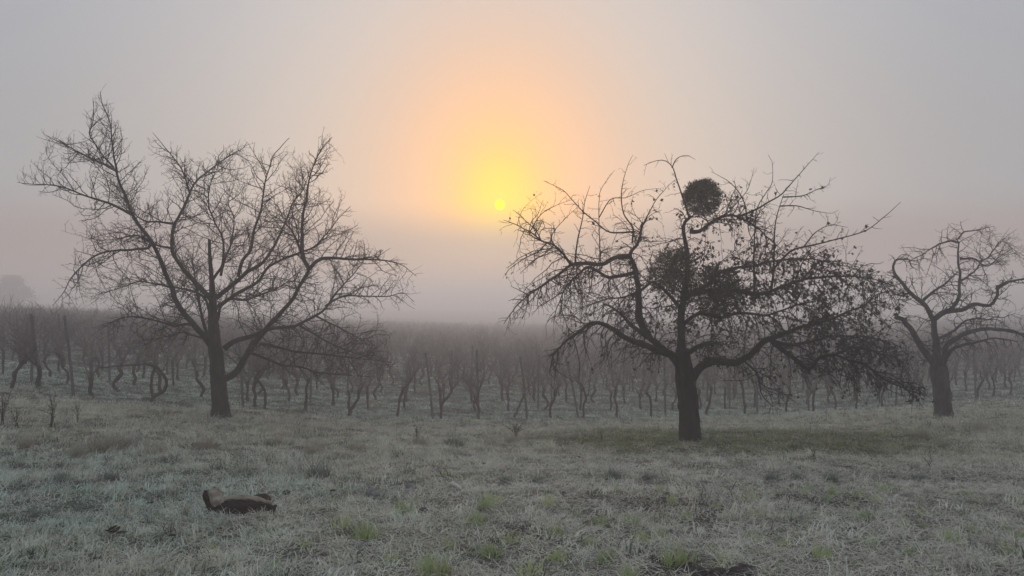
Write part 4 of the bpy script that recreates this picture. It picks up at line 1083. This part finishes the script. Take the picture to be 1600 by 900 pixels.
def stalk(pts, d, label, r=0.004):
    P = smooth_path([px_point(a, b, d) for a, b in pts], 0.06); P[0, 2] = gz(P[0, 0], P[0, 1]) - 0.02
    m = MB(); base = P[0].copy(); m.tube(P - base, np.linspace(r, r * 0.5, len(P)), 4)
    o = bpy.data.objects.new('dry_stalk', m.mesh('dry_stalk', M['stalk'])); COL.objects.link(o); o.location = base
    tag(o, label, 'stalk', 'pale dry stalks')
q = on_ground(448, 690)[1]
stalk([(448, 690), (462, 662), (473, 645), (484, 625)], q, 'long pale dry stalk leaning right, right of the tall bare apple tree')
q = on_ground(309, 655)[1]
stalk([(309, 655), (310, 630), (313, 612)], q, 'upright pale dry stalk just left of the tall bare apple tree trunk')
q = on_ground(312, 685)[1]
stalk([(312, 685), (328, 668), (340, 652), (352, 648)], q, 'pale dry stalk arching against the foot of the tall bare apple tree')
q = on_ground(470, 668)[1]
stalk([(462, 660), (468, 640), (476, 625)], q, 'short pale stalk in front of the shaggy-headed grapevine')

def lump(name, mat, size, seed, rough=0.35, seg=10):
    """an irregular lump: a sphere pushed about by noise"""
    m = MB(); rng = np.random.default_rng(seed)
    th = np.linspace(0.02, math.pi - 0.02, seg); ph = np.arange(seg + 4) * 2 * math.pi / (seg + 4)
    T, Pp = np.meshgrid(th, ph, indexing='ij'); n = np.stack([np.sin(T) * np.cos(Pp), np.sin(T) * np.sin(Pp), np.cos(T)], -1)
    s = rng.uniform(0, 40)
    r = 1 + rough * 2 * (fbm(n[..., 0] * 1.6 + s + n[..., 2], n[..., 1] * 1.6 + n[..., 2] * 1.3 + s, seed, 3) - 0.5)
    v = n * r[..., None] * np.array(size); K = seg + 4
    i = np.arange(seg - 1)[:, None] * K; j = np.arange(K)[None]; k = (j + 1) % K
    m.add(v.reshape(-1, 3), np.stack([i + j, i + K + j, i + K + k, i + k], -1).reshape(-1, 4))
    return m.mesh(name, mat, smooth=False)
def put(name, me, px, py, label, cat, sink=0.3, rot=0.0, group=None, h=0.05):
    q = on_ground(px, py); o = bpy.data.objects.new(name, me); COL.objects.link(o)
    o.location = q + np.array([0, 0, h * (1 - sink) * 0.5]); o.rotation_euler = (0, 0, rot)
    return tag(o, label, cat, group)
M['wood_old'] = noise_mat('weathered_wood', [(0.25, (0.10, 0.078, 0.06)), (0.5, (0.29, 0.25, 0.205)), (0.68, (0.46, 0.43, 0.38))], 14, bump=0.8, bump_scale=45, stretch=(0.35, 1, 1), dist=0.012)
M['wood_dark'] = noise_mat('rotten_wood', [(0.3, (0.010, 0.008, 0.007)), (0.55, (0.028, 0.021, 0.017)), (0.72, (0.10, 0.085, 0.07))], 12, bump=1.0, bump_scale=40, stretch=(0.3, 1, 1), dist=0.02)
# rotting log: a hollowed body, an upturned pale root end, a broken slab and a snapped splinter
lb = on_ground(372, 800); sc = lb[1] / F
t = thing('rotten_log', 'rotting log with a pale upturned root end lying in the frosted grass', 'log', lb)
def log_part(name, mat, pts, rad, flat=1.0, seed=1, sides=14, rough=0.35):
    P = smooth_path([np.array([a * sc, c, e * sc]) for a, c, e in pts], 0.018)
    R = np.interp(np.linspace(0, 1, len(P)), np.linspace(0, 1, len(rad)), rad) * sc
    m = MB(); m.tube(P, R, sides, rough=rough, seed=seed)
    cz = np.repeat(P, sides, 0); cz = np.concatenate([cz, np.repeat(P[-1:], len(m.v[0]) - len(cz), 0)])
    v = m.v[0] - cz; v[:, 2] *= flat
    ang = np.arange(len(v)) % sides; v *= (1 + 0.22 * (hash2(ang, ang * 0, seed) - 0.5))[:, None]
    m.v[0] = cz + v
    return m.build(name, mat, t, world=False, smooth=False)
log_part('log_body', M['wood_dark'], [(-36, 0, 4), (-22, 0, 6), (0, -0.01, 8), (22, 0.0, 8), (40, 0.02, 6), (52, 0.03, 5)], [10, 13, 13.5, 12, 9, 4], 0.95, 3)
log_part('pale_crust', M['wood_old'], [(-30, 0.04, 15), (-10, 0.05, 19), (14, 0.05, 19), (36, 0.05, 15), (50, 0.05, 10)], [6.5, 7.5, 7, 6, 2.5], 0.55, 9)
log_part('root_end', M['wood_old'], [(-27, 0.0, 8), (-34, 0.0, 17), (-39, 0.01, 27), (-41, 0.02, 34)], [9, 11, 11.5, 7], 1.0, 5)
log_part('root_rim', M['wood_dark'], [(-36, -0.035, 4), (-44, -0.03, 16), (-50, -0.02, 26), (-50, 0.0, 33)], [6, 5.5, 5, 2.5], 1.0, 7)
log_part('splinter', M['wood_dark'], [(54, -0.04, 0), (58, -0.04, 7), (62, -0.04, 12)], [4.5, 4, 2], 1.0, 11, sides=8)
o = put('bark_chunk', lump('bark_chunk', M['wood_dark'], (0.105, 0.05, 0.05), 4), 408, 783, 'flat black chunk of bark lying behind the rotting log', 'bark', h=0.05, sink=0.1)
put('bark_flake', lump('bark_flake', M['wood_dark'], (0.05, 0.035, 0.025), 14), 447, 772, 'small black bark flake right of the rotting log', 'bark', h=0.03)
M['chalk'] = noise_mat('pale_stone', [(0.3, (0.5, 0.48, 0.44)), (0.7, (0.75, 0.74, 0.71))], 20, bump=0.4)
m = put('stone_chip', lump('stone_chip', M['chalk'], (0.085, 0.04, 0.022), 5, 0.25), 713, 766, 'pale tilted chip of stone lying alone on the worn turf', 'stone', sink=-0.6, h=0.06); m.rotation_euler = (0.2, 0.6, 0.4)
put('field_stone', lump('field_stone', M['stone'], (0.075, 0.055, 0.055), 6), 583, 775, 'grey blue round field stone half sunk in the turf', 'stone', h=0.05)
put('field_stone', lump('field_stone', M['stone'], (0.045, 0.04, 0.06), 7), 640, 767, 'small frosted upright stone between the grey blue stone and the pale chip', 'stone', h=0.05)
put('soil_clod', lump('soil_clod', M['wood_dark'], (0.045, 0.04, 0.03), 8), 661, 802, 'single black clod beside the fresh green tufts', 'clod', h=0.04)
rc = np.random.default_rng(77)
for k in range(16):                                                             # frosty clods at the bottom edge
    px, py = rc.uniform(1065, 1185), rc.uniform(889, 912)
    put('soil_clod', lump('soil_clod', M['soil'], (rc.uniform(0.03, 0.075), rc.uniform(0.025, 0.05), rc.uniform(0.018, 0.035)), 100 + k), px, py, 'frost-rimmed dark soil clod in the heap of frozen clods', 'clod', group='heap of frozen soil clods', h=0.03, rot=rc.uniform(0, 3))
for k, (px, py) in enumerate([(905, 835), (960, 850), (1000, 862), (985, 872), (840, 842), (870, 850), (1120, 800), (1090, 815), (940, 835), (1150, 795), (815, 830), (890, 870), (1025, 875), (300, 770), (705, 805), (745, 830), (1270, 800), (1330, 830), (1040, 772), (880, 772), (925, 758), (1500, 775), (1490, 750), (570, 850)]):
    put('dirt_clod', lump('dirt_clod', M['soil'], (rc.uniform(0.025, 0.05), rc.uniform(0.02, 0.04), rc.uniform(0.012, 0.022)), 200 + k), px, py, 'small dark dirt clod scattered on bare worn turf', 'clod', group='scattered dirt clods', h=0.02, rot=rc.uniform(0, 3))
M['leaf_red'] = noise_mat('red_leaf', [(0.3, (0.10, 0.03, 0.015)), (0.7, (0.22, 0.07, 0.03))], 20)
def flat_leaf(px, py, size, mat, label, seed, group=None):
    rng = np.random.default_rng(seed); q = on_ground(px, py); m = MB(); n = 7
    V = []
    for k in range(n):
        t = k / (n - 1); w = size * 0.36 * math.sin(math.pi * (t * 0.94 + 0.03)) ** 0.8 + 0.001; zc = 0.25 * size * (t - 0.5) ** 2 * 2
        V += [(size * (t - .5), -w, zc + w * 0.5), (size * (t - .5), 0, zc), (size * (t - .5), w, zc + w * 0.35)]
    Fq = []
    for k in range(n - 1):
        for j in (0, 1): Fq.append([3 * k + j, 3 * k + 3 + j, 3 * k + 4 + j, 3 * k + 1 + j])
    m.add(V, Fq); o = bpy.data.objects.new('fallen_leaf', m.mesh('fallen_leaf', mat)); COL.objects.link(o)
    o.location = q + np.array([0, 0, 0.045]); o.rotation_euler = (rng.normal(0, 0.3), rng.normal(0, 0.3), rng.uniform(0, 6))
    tag(o, label, 'leaf', group)
flat_leaf(221, 826, 0.07, M['leaf_red'], 'reddish brown fallen leaf on the frosted mats below the log', 1)
for k, (px, py) in enumerate([(172, 842), (182, 839), (176, 836), (190, 843)]):
    flat_leaf(px, py, 0.085, M['leaf_dead'], 'dark fallen leaf in a little heap left of the reddish leaf', 20 + k, 'little heap of dark leaves')
for k, (px, py) in enumerate([(270, 848), (235, 795), (1168, 720), (755, 730), (905, 720), (1090, 735), (1380, 735), (520, 775), (1410, 700), (995, 735)]):
    flat_leaf(px, py, 0.07, M['leaf_dead'], 'dark fallen apple leaf lying alone on the grass', 40 + k, 'scattered fallen leaves')

# ------------------------------------------------------------------ fog
hz = MB(); x0, x1, y0, y1, z0, z1 = -430, 430, -130, 450, -6.5, 7.7
hz.add([(x0, y0, z0), (x1, y0, z0), (x1, y1, z0), (x0, y1, z0), (x0, y0, z1), (x1, y0, z1), (x1, y1, z1), (x0, y1, z1)],
       [[0, 3, 2, 1], [4, 5, 6, 7], [0, 1, 5, 4], [1, 2, 6, 5], [2, 3, 7, 6], [3, 0, 4, 7]])
hm = bpy.data.materials.new('haze'); hm.use_nodes = True
hn = hm.node_tree; hn.nodes.clear()
ho = hn.nodes.new('ShaderNodeOutputMaterial'); hv = hn.nodes.new('ShaderNodeVolumePrincipled')
hv.inputs['Color'].default_value = HAZE_COLOR
hv.inputs['Density'].default_value = HAZE_DENSITY
hv.inputs['Anisotropy'].default_value = 0.45
hn.links.new(hv.outputs[0], ho.inputs['Volume'])
haze = hz.build('haze', hm, smooth=False)
tag(haze, 'pale morning fog filling the whole field', 'fog', kind='stuff')

for o in SC.objects:
    if '_b' in o.keys(): del o['_b']
